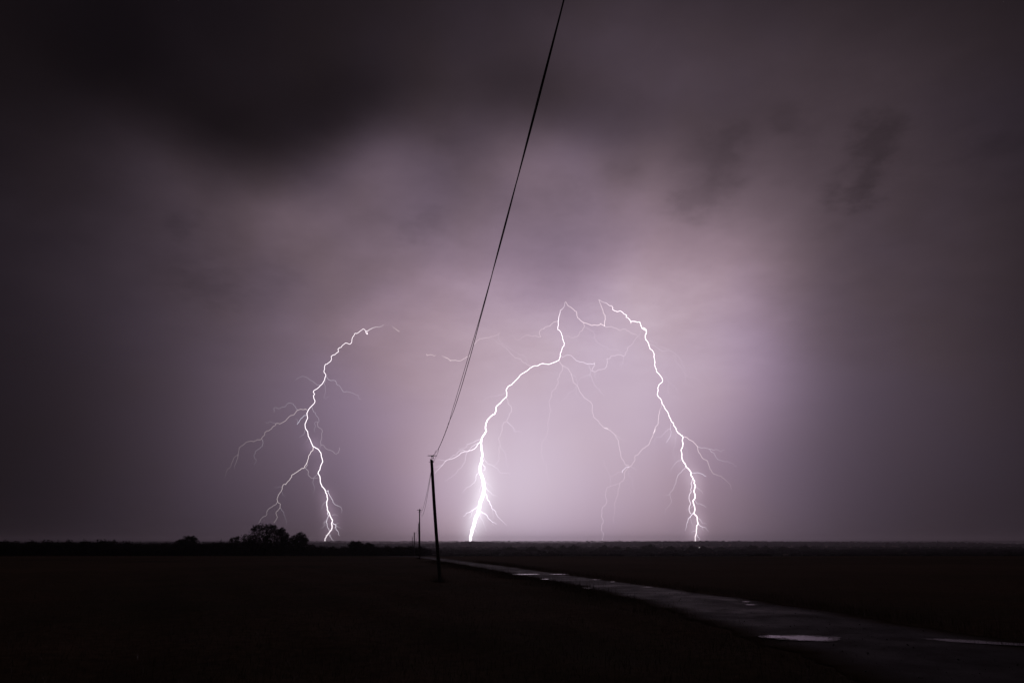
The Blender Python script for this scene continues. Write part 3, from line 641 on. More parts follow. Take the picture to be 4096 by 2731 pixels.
puddle(3925, 2573, .85, .30, 'long thin puddle along the right edge of the road, at the edge of the picture', 2, -.55)
puddle(2098, 2298, .85, .75, 'bright streak of a puddle, farthest left on the road behind the verge grass', 3)
puddle(2236, 2297.3, .62, .42, 'bright thin puddle near the far edge of the road, right of the brightest streak', 4)
puddle(2180, 2316.5, .26, .32, 'small bright puddle just below the brightest streak', 5)
puddle(2384, 2318.5, .24, .16, 'small thin puddle at the far edge of the road, left one of two', 6)
puddle(2450, 2327.5, .16, .14, 'tiny puddle at the far edge of the road, right one of two', 7)
puddle(2349, 2352, .20, .16, 'small puddle beside the end of the tall verge grass', 8)
puddle(2985, 2408, .16, .10, 'faint small puddle halfway along the road, upper one of two', 9)
puddle(3003, 2421, .20, .10, 'faint small puddle halfway along the road, lower one of two', 10)
puddle(2590, 2349, .22, .10, 'faint thin puddle at the far road edge between small puddles', 11)

# loose stones on the road, thickest in the big puddle's shallow left half
def stones(pts, label):
    V, Fc, off = [], [], 0
    base_v = np.array([(0, 0, 1), (1, 0, 0), (.3, .95, 0), (-.8, .6, 0), (-.8, -.6, 0), (.3, -.95, 0), (0, 0, -1)], float)
    base_f = np.array([(0, 1, 2), (0, 2, 3), (0, 3, 4), (0, 4, 5), (0, 5, 1), (6, 2, 1), (6, 3, 2), (6, 4, 3), (6, 5, 4), (6, 1, 5)])
    for x, y, s in pts:
        a = random.uniform(0, 6.28); q_ = base_v*rng.uniform(.7, 1.25, (7, 1))*np.array([s, s*.8, s*.55])
        q_ = np.stack([q_[:, 0]*math.cos(a)-q_[:, 1]*math.sin(a), q_[:, 0]*math.sin(a)+q_[:, 1]*math.cos(a), q_[:, 2]], 1)
        V.append(q_ + np.array([x, y, road_z(x, y)+.006+s*.12])); Fc.append(base_f+off); off += 7
    return tag(mesh_obj('gravel', np.vstack(V), np.vstack(Fc), mat_pbr('stone', (.075, .066, .058), .75, .3, .5, 60)), label, 'gravel', kind='stuff')
sp = []
for k in range(2200):
    y = 8.5 + 30*rng.uniform()**1.2; t_ = rng.uniform(.05, .95)
    if rng.uniform() < .35: t_ = .5 + rng.normal()*.1 if rng.uniform() < .5 else (rng.uniform(.03, .2) if rng.uniform() < .5 else rng.uniform(.8, .97))
    sp.append((road_l(y)+(road_r(y)-road_l(y))*t_, y, rng.uniform(.004, .011)*(1+1.2*(rng.uniform() < .06))))
for k in range(170):
    u = rng.uniform(-1, 1); sp.append((5.55 + u*.8 - .1*rng.uniform(), 14.05 + rng.normal()*.24, rng.uniform(.006, .016)*(1.2 if u < -.1 else .7)))
for k in range(110): sp.append((5.02 + rng.normal()*.16, 14.05 + rng.normal()*.2, rng.uniform(.008, .022)))
stones(sp, 'loose stones scattered over the wet road and through its puddles')

# ------------------------------------------------------------------ grass
def grass_mat():
    m = bpy.data.materials.new('grass'); m.use_nodes = True; q = G(m.node_tree); b = q.N['Principled BSDF']
    co = q.n('ShaderNodeTexCoord').outputs['Object']; n1 = q.noise(co, 2.5, 4, .6)
    q.L.new(q.mix(q.ss(n1.outputs['Fac'], .3, .7), (.075, .068, .030, 1), (.180, .130, .070, 1)), b.inputs['Base Color'])
    b.inputs['Roughness'].default_value = .5; b.inputs['Specular IOR Level'].default_value = .2
    return m
M_GRASS = grass_mat()
def blades(x, y, h, wdt, lean, name, label):
    n = len(x); z = ground_z(x, y) - .02
    a = rng.uniform(0, 2*math.pi, n); b = rng.uniform(0, 2*math.pi, n)
    ux, uy = np.cos(a)*wdt/2, np.sin(a)*wdt/2
    lx, ly = np.cos(b)*lean*h, np.sin(b)*lean*h
    p = np.stack([x, y, z], 1); u = np.stack([ux, uy, 0*ux], 1)
    m1 = p + np.stack([lx*.28, ly*.28, h*.55], 1); t_ = p + np.stack([lx, ly, h*np.sqrt(np.maximum(1-.5*lean**2, .2))], 1)
    v = np.stack([p-u, p+u, m1+u*.7, m1-u*.7, t_], 1).reshape(-1, 3)
    k = np.arange(n)[:, None]*5
    f = np.vstack([k+np.array([[0, 1, 2]]), k+np.array([[0, 2, 3]]), k+np.array([[3, 2, 4]])])
    return tag(mesh_obj(name, v, f, M_GRASS), label, 'grass', kind='stuff')
# tall verge grass between the poles and the road
n = 34000
gy = 9 + 62*rng.uniform(0, 1, n)**1.1
gx = road_l(gy) + rng.normal(.1, .3, n) - np.abs(rng.normal(0, 1.0, n))*1.0
patch = .5+.5*np.sin(gx*1.1+2*np.sin(gy*.5))*np.sin(gy*.8+1)
gh = (.05 + .15*rng.uniform(0, 1, n)**1.3)*(.6+.6*patch)
tallest = rng.uniform(0, 1, n) < .035*patch*2
gh = np.where(tallest, .25+.35*rng.uniform(0, 1, n), gh)*np.clip((gy-6)/22, .3, 1)
# weeds round the feet of the two nearest poles
for (wx, wy, wn) in ((-3.40, 34, 500), (-10.8, 83, 300)):
    rr_ = np.abs(rng.normal(0, .38, wn)); wa_ = rng.uniform(0, 6.28, wn)
    gx = np.concatenate([gx, wx+rr_*np.cos(wa_)]); gy = np.concatenate([gy, wy+rr_*np.sin(wa_)])
    gh = np.concatenate([gh, (.12+.5*rng.uniform(0, 1, wn)**1.6)*np.exp(-rr_)])
n = len(gx)
blades(gx, gy, gh, rng.uniform(.004, .009, n), np.abs(rng.normal(.25, .22, n)).clip(0, .9), 'verge_grass', 'tall rough grass on the verge between the poles and the wet road')
n = 9000
gy = 10 + 60*rng.uniform(0, 1, n)
gx = road_r(gy) - .1 + np.abs(rng.normal(0, .7, n))
blades(gx, gy, .10+.22*rng.uniform(0, 1, n), rng.uniform(.004, .008, n), np.abs(rng.normal(.25, .22, n)).clip(0, .9), 'roadside_grass', 'short rough grass along the far edge of the wet road')
# short stubbly field in the foreground
n = 90000
rd = 3.2*np.exp(rng.uniform(0, math.log(45/3.2), n)); az = rng.uniform(-.82, .82, n)
gx = rd*np.sin(az); gy = rd*np.cos(az)
keep = (gx < road_l(gy)-.1) | (gx > road_r(gy)+.1)
gx, gy = gx[keep], gy[keep]; n = len(gx)
blades(gx, gy, .04+.15*rng.uniform(0, 1, n)**2, rng.uniform(.003, .008, n), np.abs(rng.normal(.4, .3, n)).clip(0, 1.1), 'field_grass', 'short dark grass of the field in the foreground')

# ------------------------------------------------------------------ lightning
def bolt_material():
    m = bpy.data.materials.new('lightning_plasma'); m.use_nodes = True; q = G(m.node_tree); q.N.clear()
    at = q.n('ShaderNodeAttribute', attribute_name='glow').outputs['Fac']
    tn = q.n('ShaderNodeAttribute', attribute_name='tint').outputs['Fac']
    e = q.n('ShaderNodeEmission'); q.L.new(q.mix(tn, (1., .86, .80, 1), (.84, .86, 1., 1)), e.inputs[0]); q.L.new(at, e.inputs[1])
    tr = q.n('ShaderNodeBsdfTransparent'); ad = q.n('ShaderNodeAddShader')
    q.L.new(e.outputs[0], ad.inputs[0]); q.L.new(tr.outputs[0], ad.inputs[1])
    o = q.n('ShaderNodeOutputMaterial'); q.L.new(ad.outputs[0], o.inputs[0])
    m.cycles.emission_sampling = 'NONE'
    return m
M_BOLT = bolt_material()
CROPS = {1: (850, 1250, 2.904), 2: (850, 1700, 2.852), 3: (1600, 1250, 2.852), 4: (2050, 1150, 2.614), 5: (1600, 1700, 2.852), 6: (2100, 1700, 2.852), 7: (2550, 1250, 3.136), 8: (2550, 1700, 2.85)}
def path(*segs):
    """segs: (survey sheet, 'x,y x,y ...') -> photograph pixels"""
    P = []
    for c, s in segs:
        ox, oy, k = CROPS[c]
        for w in s.split():
            a, b = w.split(','); P.append((ox+float(a)/k, oy+float(b)/k))
    return np.array(P)
def rough(P, r, amp=.10, lim=3.2):
    """stepped-leader jitter: midpoints pushed sideways"""
    for _ in range(2):
        d = P[1:]-P[:-1]; L = np.linalg.norm(d, axis=1)
        nrm = np.stack([-d[:, 1], d[:, 0]], 1)/(L[:, None]+1e-9)
        mid = (P[1:]+P[:-1])/2 + nrm*(r.normal(size=len(L))*np.minimum(L*amp, lim))[:, None]
        Q = np.empty((len(P)+len(mid), 2)); Q[0::2] = P; Q[1::2] = mid; P = Q
        amp *= .8
    return P
class Bolt:
    def __init__(s, D, foot, label, seed):
        s.D = D; s.r = np.random.default_rng(seed)
        s.o = ray(foot[0], foot[1], D)
        s.t = thing('lightning_bolt', s.o, label, 'lightning', 'lightning strokes over the plain')
        s.dep = {}
    def depth(s, p):       # the stroke wanders toward and away from the viewer too
        k = s.D/6000.
        return s.D + k*(150*np.sin(p[:, 1]*.011+1.3) + 70*np.sin(p[:, 1]*.031+p[:, 0]*.012) + 110*np.sin(p[:, 0]*.009+.4) + 22*np.sin(p[:, 0]*.11+p[:, 1]*.083))
    def add(s, name, P, w0, w1, g0, g1, tint=.4, amp=.10, wk=None):
        P = rough(P, s.r, amp); n = len(P); q_ = np.linspace(0, 1, n)
        if n > 2:
            L = np.concatenate([[0], np.cumsum(np.linalg.norm(P[1:]-P[:-1], axis=1))]); q_ = L/L[-1]
        dd = s.depth(P)
        pts = np.stack([ray(a, b, c) for (a, b), c in zip(P, dd)])
        w = np.interp(P[:, 1], *wk) if wk else w0+(w1-w0)*q_
        rad = w*WK/2*dd/FPX
        v, f = tube(pts-s.o, rad, 5)
        o = mesh_obj(name, v, f, M_BOLT, s.t, smooth=True)
        gl = (g0+(g1-g0)*q_)*np.clip(q_/.07, .3, 1) if name == 'main_channel' else g0+(g1-g0)*q_
        gl = np.repeat(gl, 5)
        a = o.data.attributes.new('glow', 'FLOAT', 'POINT'); a.data.foreach_set('value', gl.astype(np.float32))
        a = o.data.attributes.new('tint', 'FLOAT', 'POINT'); a.data.foreach_set('value', np.full(len(gl), tint, np.float32))
        return o
    def br(s, P, g0=.35, g1=.12, w0=2.7, w1=1.9, tint=.8, amp=.10): return s.add('branch', P, w0, w1, g0*BR, g1*BR, tint, amp)

# --- left bolt
b = Bolt(6400, (1300, 2166), 'left lightning bolt, strongly forked, striking the ground just right of the dark trees', 21)
b.add('main_channel', path((1, '1990,138 1965,160 1940,170 1915,165 1885,172 1855,180 1825,195 1805,212 1790,212 1795,232 1803,245 1795,252 1782,235 1780,210 1765,195 1748,190 1730,208 1705,225 1685,240 1655,240 1645,265 1625,290 1618,320 1616,350 1595,368 1570,358 1545,352 1520,372 1497,400 1470,410 1457,430 1465,450 1440,470 1418,490 1395,495 1378,512 1382,540 1375,560 1345,585 1330,598 1312,600 1300,630 1303,655 1295,675 1297,695 1317,725 1305,760 1290,800 1275,828 1245,855 1220,880 1195,895 1170,915 1185,945 1172,965 1190,1020 1183,1050 1160,1075 1135,1100 1110,1135 1095,1165 1098,1190 1105,1220 1090,1255 1075,1290 1080,1345 1105,1380 1110,1430 1130,1465'),
   (2, '1135,215 1145,240 1185,262 1215,285 1235,315 1243,360 1258,415 1237,455 1225,505 1203,548 1225,585 1230,645 1250,700 1285,740 1305,790 1313,840 1303,890 1310,965 1335,1005 1355,1060 1370,1085 1358,1120 1358,1190 1330,1225 1300,1260 1285,1290 1284,1332')),
   0, 0, .9, .8, .45, .06, wk=([1296, 1330, 1420, 1560, 1700, 1850, 2000, 2170], [1.8, 2.8, 3.3, 4.2, 4.8, 5.6, 6.4, 8.0]))
b.br(path((1, '2088,160 2105,182 2125,185 2145,205 2170,220')), .25, .5, 1.5, 3, .1)
b.br(path((1, '1248,845 1210,838 1185,815 1165,798 1135,788 1110,762 1075,745 1045,738 1010,752 985,765 962,785')), .22, .14)
b.br(path((1, '1317,735 1335,762 1360,782 1405,785 1425,790 1440,830 1480,852 1500,885 1520,918 1560,915 1600,925 1640,938 1695,962 1702,1000 1725,1005')), .32, .16)
b.br(path((1, '1312,760 1312,785 1296,815 1310,860 1312,920 1305,950 1290,985 1305,997 1330,985 1365,965')), .2, .08)
b.br(path((1, '1100,1128 1075,1117 1045,1125 1025,1118 990,1132 965,1160 940,1187 910,1195 880,1220 845,1258 805,1280 785,1293 735,1290 710,1318 685,1350 655,1370 610,1388 603,1425 580,1445 572,1470 550,1480 510,1482 475,1498 410,1498 370,1525'), (2, '330,235 302,290 292,335 250,365 230,410 210,465 170,500 155,545 130,600')), .42, .05, 3.4, 2, .05)
b.br(path((2, '292,335 290,375 268,425 252,470 250,500')), .16, .05, tint=.3)
b.br(path((1, '990,1128 965,1095 935,1055 895,1048 870,1055 850,1085 825,1095 800,1100 785,1112 745,1105 712,1112 720,1140 712,1158')), .22, .16)
b.br(path((2, '572,165 577,205 565,245 520,275 490,295 473,340 478,375 500,390 495,425 475,450')), .2, .08)
b.br(path((1, '735,1285 690,1275 655,1268 635,1282 612,1270')), .12, .08)
b.br(path((1, '1090,1190 1065,1195 1045,1220 1020,1245 1000,1275 983,1298')), .55, .6, 3, 3, 1.)
b.br(path((1, '997,1278 990,1250 965,1232')), .25, .1)
b.br(path((1, '1155,1095 1165,1130 1195,1165 1220,1212 1235,1240 1230,1275 1205,1265 1185,1290 1200,1320 1180,1360 1190,1385')), .3, .12)
b.br(path((1, '1220,1275 1218,1300 1245,1340 1277,1385 1268,1430 1262,1480'), (2, '1232,190 1237,222 1270,232 1290,265 1330,280 1370,295 1390,320 1415,328 1440,310 1452,270 1445,255')), .2, .28, tint=.4)
b.br(path((2, '1237,222 1228,245 1222,268')), .12, .1)
b.br(path((1, '1075,1360 1070,1395 1055,1420 1025,1435 1005,1452')), .22, .1)
b.br(path((2, '1087,155 1080,180 1060,190')), .12, .06)
b.br(path((2, '1150,250 1145,285 1120,310 1100,345 1093,380 1080,420 1062,455 1042,492 1000,510 965,530 940,548 905,565 903,590 880,625 855,645 835,677 805,680 793,710 782,755 755,790 740,830 742,865 775,900 770,940 745,975 725,990 740,1050 712,1095 700,1115')), .95, .22, 3.8, 2.4, .2)
b.br(path((2, '742,870 720,905 685,925 650,945 620,985 605,1035 565,1055 545,1085 528,1118')), .35, .2, tint=.3)
b.br(path((2, '772,940 795,975 815,1020 832,1065 838,1140')), .2, .06)
b.br(path((2, '1072,425 1083,455 1060,490 1085,510 1090,550 1115,590 1140,605 1165,607 1190,600 1208,600')), .4, .25, tint=.4)
b.br(path((2, '1150,605 1145,650 1155,690 1168,705 1160,745 1140,780')), .2, .07)
b.br(path((2, '1150,600 1175,580 1197,558')), .25, .25)
b.br(path((2, '785,700 745,708 708,706')), .1, .08)
b.br(path((2, '795,760 800,790 830,822')), .1, .06)
b.br(path((2, '1300,750 1320,745 1330,785 1350,820 1370,850 1375,880 1400,905 1430,920 1465,935 1470,955 1480,970 1475,1000')), .9, .14, 3.6, 2, .7)
b.br(path((2, '1303,870 1270,888 1255,915 1250,940 1235,958')), .35, .1)
b.br(path((2, '1325,985 1310,1000 1322,1035 1305,1075 1300,1110 1310,1150 1325,1180 1333,1200')), .9, .7, 4, 3, .7)
b.br(path((2, '1303,1095 1280,1105 1285,1140 1255,1165 1235,1182')), .4, .12)
b.br(path((2, '1300,1080 1265,1110 1262,1145')), .3, .12)
b.br(path((2, '1372,1115 1400,1130 1408,1145 1405,1165 1415,1195 1435,1220 1447,1258')), 1., .5, 4, 2.8, .7)
b.br(path((2, '1405,1135 1425,1115 1445,1122')), .4, .15)
b.br(path((2, '1410,1147 1440,1160 1470,1180')), .4, .15)
b.br(path((2, '1402,1160 1388,1180')), .4, .2)
b.br(path((2, '1338,1245 1345,1275 1360,1298 1378,1318')), .9, .5, 3.6, 2.8, .7)
b.br(path((2, '1365,1025 1405,1020 1432,1035')), .35, .12)

# --- middle bolt
b = Bolt(5600, (1881, 2166), 'middle lightning bolt, thickest and brightest, its foot right of the leaning pole', 22)
b.add('main_channel', path((4, '557,148 545,160 543,195 500,240 495,275 483,315 478,350 480,385 475,440 492,448 510,475 522,510 530,550 543,580 538,610 522,625 512,660 500,690 492,740 485,758 440,780 400,795 375,802 345,798 315,792 290,800 258,818 210,825 180,845 130,882 100,900 70,930 40,965 15,990 0,1005'),
   (3, '1265,825 1230,845 1212,880 1217,940 1215,960 1180,990 1140,1035 1100,1070 1095,1085 1098,1120 1080,1155 1040,1180 1015,1205 990,1245 978,1285 975,1320 985,1350 960,1390 935,1425 928,1460'),
   (5, '925,200 928,260 937,310 933,370 925,430 912,500 915,540 935,580 950,630 955,690 962,720 945,800 915,880 905,940 890,1010 855,1090 840,1150 820,1220 805,1290 803,1330')),
   0, 0, .9, 1.0, .5, .05, wk=([1205, 1230, 1300, 1440, 1560, 1680, 1760, 1830, 1900, 1960, 2040, 2120, 2170], [1.6, 2.8, 3.3, 4.2, 5.5, 8, 11, 14, 20, 23, 24, 22, 18]))
b.br(path((4, '557,148 580,190 610,205 640,230 668,250 675,300 700,330 735,362 750,370 790,380 830,398 870,392 910,390 923,375 940,392 963,402')), .5, .8, 3, 3, .1)
b.br(path((4, '740,365 750,395 752,415 735,435 700,465 695,490 670,515 630,527 600,520 570,508 530,508')), .35, .05, tint=.0)
b.br(path((4, '963,402 985,415 1010,410 1060,420 1090,430 1120,450 1165,432 1195,450 1215,455 1240,475 1290,490 1308,505')), .35, .2, tint=.3)
b.br(path((4, '1308,505 1335,480 1345,445 1365,430')), .1, .06)
b.br(path((4, '1308,515 1345,535 1390,545')), .12, .06)
b.br(path((4, '765,415 800,435 850,455 862,490 865,540 885,570 920,600 960,615 1000,640 1040,650 1090,640 1110,655 1130,680 1158,710')), .14, .08, tint=.4)
b.br(path((4, '1308,515 1285,538 1265,560 1262,585 1240,605 1210,622 1200,660 1180,700 1158,718 1110,700 1075,712 1030,712 1010,745 990,740 992,790 988,820 970,845 945,850 900,858 860,880 830,870 850,825 857,790 855,780')), .15, .5, tint=.5)
b.br(path((4, '1160,718 1160,745 1152,795 1120,810 1138,850')), .14, .07)
b.br(path((4, '480,347 440,360 410,380 395,400 340,415 305,435 282,465 283,490 297,515 270,515 235,502 215,510 160,498 110,515 80,535 55,553 30,525 0,490')), .42, .06, tint=.15)
b.br(path((4, '505,705 525,728 550,712 580,705 610,708 625,720 650,745 685,770 720,778 750,785 785,800 815,795 857,797')), .25, .6, 2.8, 3, .7)
b.br(path((4, '800,805 800,830 820,870 812,915 835,965 850,1000 860,1030 880,1045 912,1065 918,1095 945,1110 962,1130')), .2, .12)
b.br(path((4, '858,885 862,930 875,980')), .16, .06)
b.br(path((4, '812,915 770,918 715,935 690,975 680,1020')), .12, .07)
b.br(path((4, '485,760 510,800 520,815 550,830 590,860 612,895 625,940 645,1000 680,1025 690,1055 712,1100 735,1125 750,1155 795,1180 820,1200 838,1245 842,1320 852,1360 900,1395 915,1425 950,1460 1000,1475'), (6, '905,30 940,35 975,60 1000,85 1025,108 1040,145 1065,175 1070,220 1078,260 1093,305 1090,345 1105,385 1130,415 1155,455 1185,468')), .26, .28, 3, 3, .35)
b.br(path((6, '1030,110 1070,138 1130,158 1175,188')), .15, .06)
b.br(path((4, '612,895 640,920 665,945 675,985 682,1020')), .12, .1)
b.br(path((4, '665,1025 665,1080 680,1125 700,1160')), .12, .05)
b.br(path((4, '665,1030 640,1075 580,1110 560,1150 520,1180 480,1193 430,1180')), .1, .05)
b.br(path((4, '520,815 518,870 500,890 490,930 470,960 475,1010 455,1035 450,1060 420,1080 408,1110 408,1140 390,1170 387,1220 405,1285 390,1320 382,1370 372,1400 375,1480'), (6, '225,155 195,195 183,230 192,265 185,330 200,375 215,420 245,440 250,490 240,530 255,580 270,630 285,665 310,680')), .2, .05, 2.8, 2.2, .4)
b.br(path((3, '1500,605 1480,610 1450,595 1410,570 1380,530 1350,522 1305,512 1293,490 1265,470 1250,450 1220,415 1190,390 1120,355 1090,320 1055,295')), .25, .09, tint=.6)
b.br(path((3, '1125,250 1130,310 1180,360 1240,400 1310,445 1400,480 1440,540 1490,600')), .07, .08)
b.br(path((3, '1215,975 1235,1000 1243,1050 1270,1080 1268,1130 1245,1170 1225,1210 1220,1235 1205,1250 1185,1250 1170,1280 1170,1335 1155,1370 1145,1400 1120,1445 1140,1510'), (5, '1143,235 1130,250 1130,290 1125,330 1133,370 1122,410 1100,440 1075,465')), .3, .16, tint=.5)
b.br(path((3, '1225,1248 1260,1280 1285,1300 1303,1330 1298,1355 1340,1355 1375,1355 1405,1385')), .35, .1)
b.br(path((5, '1143,235 1170,280 1205,315 1212,370 1212,420 1230,465 1235,500')), .14, .06)
b.br(path((3, '1205,910 1160,935 1100,955 1020,960 970,990 930,1005 870,1015 830,1030')), .15, .04)
b.br(path((5, '918,180 885,220 870,250 850,270 825,283 790,287 770,300 720,308 690,320 670,345 640,360 610,375 570,388 530,400 505,430 487,455 455,480 440,505 410,530 400,550')), 1.2, .25, 4, 2.6, .6)
b.br(path((5, '905,200 860,220 830,240 800,265 785,295')), .6, .5)
b.br(path((5, '740,295 710,283 680,290 655,310 640,335 600,348 575,370 560,388')), .45, .35)
b.br(path((5, '915,160 870,175 840,195 800,210 765,212 755,250 720,265 665,267')), .4, .25)
b.br(path((5, '530,400 490,400 450,390 410,415')), .35, .1)
b.br(path((5, '487,457 440,468 395,475')), .35, .1)
b.br(path((5, '770,305 752,345 745,395 715,455 700,485 660,505 640,545 600,570 560,600 545,622 500,632')), .3, .14)
b.br(path((5, '890,550 870,575 865,620 830,665 790,700 755,710 730,745 715,770')), .6, .18)
b.br(path((5, '945,395 950,455 972,475 970,505 945,515')), .9, .4, 4, 3)
b.br(path((5, '960,370 975,410 995,435 1050,455 1080,480 1120,510 1175,545 1225,540 1265,570')), .35, .1)
b.br(path((5, '885,930 860,950 830,968 800,990 755,1005 720,1040')), .9, .4, 4, 2.6)
b.br(path((5, '832,970 815,1005 810,1040 785,1062')), .5, .25)
b.br(path((5, '970,770 990,800 1000,850 1025,885 1045,920 1058,960 1095,985 1110,1030 1140,1065 1165,1090 1185,1110 1205,1125 1215,1145')), 1.1, .2, 4.5, 2.4)
b.br(path((5, '1055,960 1060,1000 1070,1040 1058,1085')), .25, .12)
b.br(path((5, '925,985 960,1005 990,1025 1003,1050 1030,1080 1055,1105 1075,1108 1105,1125')), 1., .4, 4.5, 2.6)
b.br(path((5, '1055,1105 1058,1130 1075,1150')), .25, .1)
b.br(path((5, '920,1000 920,1050 940,1080 955,1125 970,1165 985,1205')), .4, .14)
b.br(path((5, '985,715 1000,740 1030,765 1065,800 1115,812')), .55, .15)
b.br(path((5, '930,600 925,650 930,690 910,730 910,760')), .5, .2)
b.br(path((5, '850,1190 870,1205 880,1230')), .4, .15)
b.br(path((5, '808,1185 780,1192')), .3, .12)
b.br(path((5, '980,640 1020,675 1045,710 1065,740')), .2, .06)

# --- right bolt
b = Bolt(6000, (2781, 2165), 'right lightning bolt, a single long bright channel curving down to the ridge on the right', 23)
b.add('main_channel', path((4, '895,130 912,130 935,148 970,160 1000,180 1020,192 1038,190 1050,210 1045,228 1095,252 1125,242 1150,258 1165,275 1195,292 1188,310 1205,315 1220,330 1235,353 1275,353 1305,362 1330,357 1342,395 1358,430 1385,445 1395,440 1400,475 1388,500 1395,545 1415,570 1435,625 1460,655 1480,690 1478,720 1490,780 1492,825 1503,850 1505,875 1535,905 1560,940 1570,970 1562,990 1530,1018 1518,1050 1523,1065 1515,1110 1520,1130 1550,1165 1565,1215 1580,1230 1610,1285 1635,1335 1660,1395'),
   (7, '445,1380 455,1415 475,1440 488,1480 520,1515 550,1540'), (8, '510,120 518,140 512,180 520,210 515,245 497,285 505,350 515,400 545,445 575,490 605,525 610,570 635,615 645,660 660,695 645,760 658,800 632,860 645,910 655,960 643,1005 680,1045 683,1085 692,1120 678,1140 672,1200 668,1240 658,1290 658,1326')),
   0, 0, 1.0, .8, .35, .06, wk=([1195, 1240, 1290, 1330, 1400, 1520, 1640, 1750, 1880, 2000, 2120, 2170], [1.8, 2.8, 4, 5.5, 4.2, 4.2, 4.8, 6, 7.2, 8, 7, 8]))
b.br(path((4, '1395,440 1380,425 1368,418')), 2, 1.5, 5, 4, .2)
b.br(path((4, '1235,353 1237,378')), 1.4, .8, 4, 2.5, .2)
b.br(path((4, '912,130 920,170 935,215 950,265 972,295 972,330 962,375 963,402')), .4, .8, 2.6, 3, .15)
b.br(path((7, '130,380 165,395 200,410 240,440 280,465 325,488 380,475 430,487 470,510 510,545 535,575 555,620 575,665 590,700 595,725')), .16, .1)
b.br(path((7, '150,345 230,380 300,430 360,455 400,470')), .06, .06)
b.br(path((7, '440,535 490,560 475,610 530,660 560,700 580,745 615,795 670,815 720,820 780,865 830,895')), .08, .05)
b.br(path((7, '600,790 605,840 585,885 640,905 710,940')), .07, .03)
b.br(path((7, '325,810 380,820 385,860 398,880 380,920 375,985 400,1040 450,1055 500,1065 545,1085 590,1135')), .09, .04)
b.br(path((7, '395,870 440,900 490,960 530,1020')), .06, .06)
b.br(path((8, '520,135 545,133 575,150 605,172 635,185 665,220 683,240 687,280 710,320 735,370 770,390 800,410 812,445 825,485 843,515 850,537 890,560 950,577 985,605 1020,640 1045,665 1060,710 1073,738')), .65, .1, 3.4, 2.2, .15)
b.br(path((8, '685,240 720,258 755,255 800,265 840,272 870,285 900,275 930,290 955,303 990,280')), .35, .14)
b.br(path((8, '820,275 840,305 870,315 888,350 905,375 940,400 990,412 1030,412 1075,430 1100,460 1130,470')), .3, .1)
b.br(path((7, '425,1380 415,1410 415,1450'), (8, '378,38 385,75 380,115 355,155 335,185 333,200')), .2, .45, tint=1.)
b.br(path((8, '378,38 345,50 320,70 300,100 280,120 268,135 215,135 190,180 192,240')), .24, .08)
b.br(path((8, '550,482 515,510 485,545 462,570 445,610 440,645 420,690 405,730 375,760 367,790 378,830 382,885 355,925 328,940 318,980 322,1010')), .45, .08)
b.br(path((8, '367,785 335,800 300,808')), .14, .06)
b.br(path((8, '505,392 460,408 430,440 400,475 385,500 380,530')), .32, .1)
b.br(path((8, '610,535 650,545 690,540 730,555 760,575 780,583')), .5, .5, 3, 3, 1.)
b.br(path((8, '622,620 610,670 617,710 612,760 588,805 595,860 605,905 590,955 588,970 612,1010')), .8, 1., 3.4, 3.4, .6)
b.br(path((8, '640,1000 610,1030 580,1065 570,1105 560,1160 545,1200')), 1.1, .3, 4.2, 2.4)
b.br(path((8, '605,1040 612,1090 625,1125 640,1145')), .4, .12)
b.br(path((8, '695,1060 720,1080 740,1115 790,1130')), .6, .14)
b.br(path((8, '697,1125 740,1158 780,1168 800,1200 810,1215')), .9, .2, 3.6, 2.2)
b.br(path((8, '735,1160 755,1205')), .4, .15)
b.br(path((8, '682,1250 700,1285 718,1315')), .9, .6, 3.2, 2.6)
b.br(path((8, '655,1205 630,1210 612,1222')), .4, .2)
b.br(path((8, '655,855 680,895 730,905 780,935')), .4, .4)
b.br(path((8, '672,705 710,735 740,765 750,785')), .35, .1)
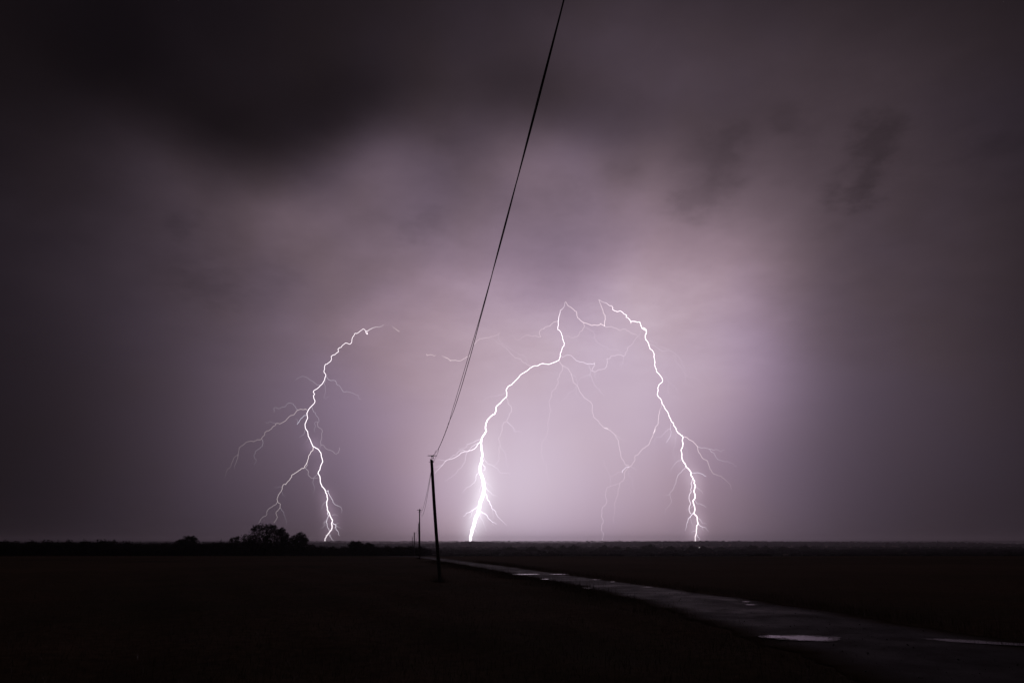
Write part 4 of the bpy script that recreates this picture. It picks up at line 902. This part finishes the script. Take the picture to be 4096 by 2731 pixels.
b.br(path((8, '635,920 615,935 585,950 550,965')), .35, .12)
b.br(path((8, '440,95 430,160 432,200 410,260 405,320 425,370 405,385')), .08, .07)
b.br(path((8, '535,255 565,310 570,370 575,420')), .08, .04)

# --- thin strokes of their own
b = Bolt(6000, (2413, 2168), 'thin faint lightning stroke reaching the ground between the middle and the right bolt', 24)
b.add('main_channel', path((4, '1565,1225 1555,1255 1535,1290 1530,1330 1525,1350 1525,1390 1520,1430 1490,1470 1475,1520'), (6, '1480,40 1465,85 1455,130 1435,170 1418,215 1395,235 1365,260 1340,265 1310,305 1295,330 1258,347 1250,370 1248,410 1225,440 1195,470 1165,500 1140,530 1137,580 1130,610 1100,640 1078,662 1075,710 1062,750 1060,800 1040,845 1022,880 1020,910 1030,945 1022,1000 1005,1055 1010,1115')), 3.2, 2.2, .5*BR, .1*BR, .2)
b.br(path((6, '1190,475 1140,490 1110,520 1117,542')), .45, .6, 3, 3, .9)
b.br(path((6, '1078,665 1030,680 970,695 940,705 920,760 915,800 932,845 922,905 885,935 875,965 880,1000 870,1030 885,1070 892,1110 875,1150 870,1190 885,1225 898,1255 883,1285 895,1335')), .14, .4, 2.2, 3.2, .5)
b.br(path((6, '895,380 900,450 945,520 965,575 980,625 970,660 972,690')), .05, .1)
b.br(path((6, '1110,530 1060,535 1010,565 970,580')), .14, .06)
b.br(path((6, '1205,475 1245,495 1275,530')), .14, .05)
b.br(path((6, '1180,520 1200,590 1225,650 1245,720 1243,760 1210,810 1195,880')), .08, .03)

b = Bolt(5800, (1884, 1440), 'short thin lightning stroke running level behind the overhead cable, left of the middle bolt', 25)
b.add('main_channel', path((3, '475,488 510,508 545,522 575,552 605,547 635,541 675,550 705,542 730,525 755,505 790,495 810,480 815,445 827,415 840,365 875,322 910,293 965,290 1015,285 1080,265 1120,250 1140,228')), 3.2, 2.4, .5*BR, .16*BR, .15)
b.br(path((3, '300,475 312,490 330,485 350,478 370,485 388,495 405,487')), .45, .3, 3, 2.4, .1)
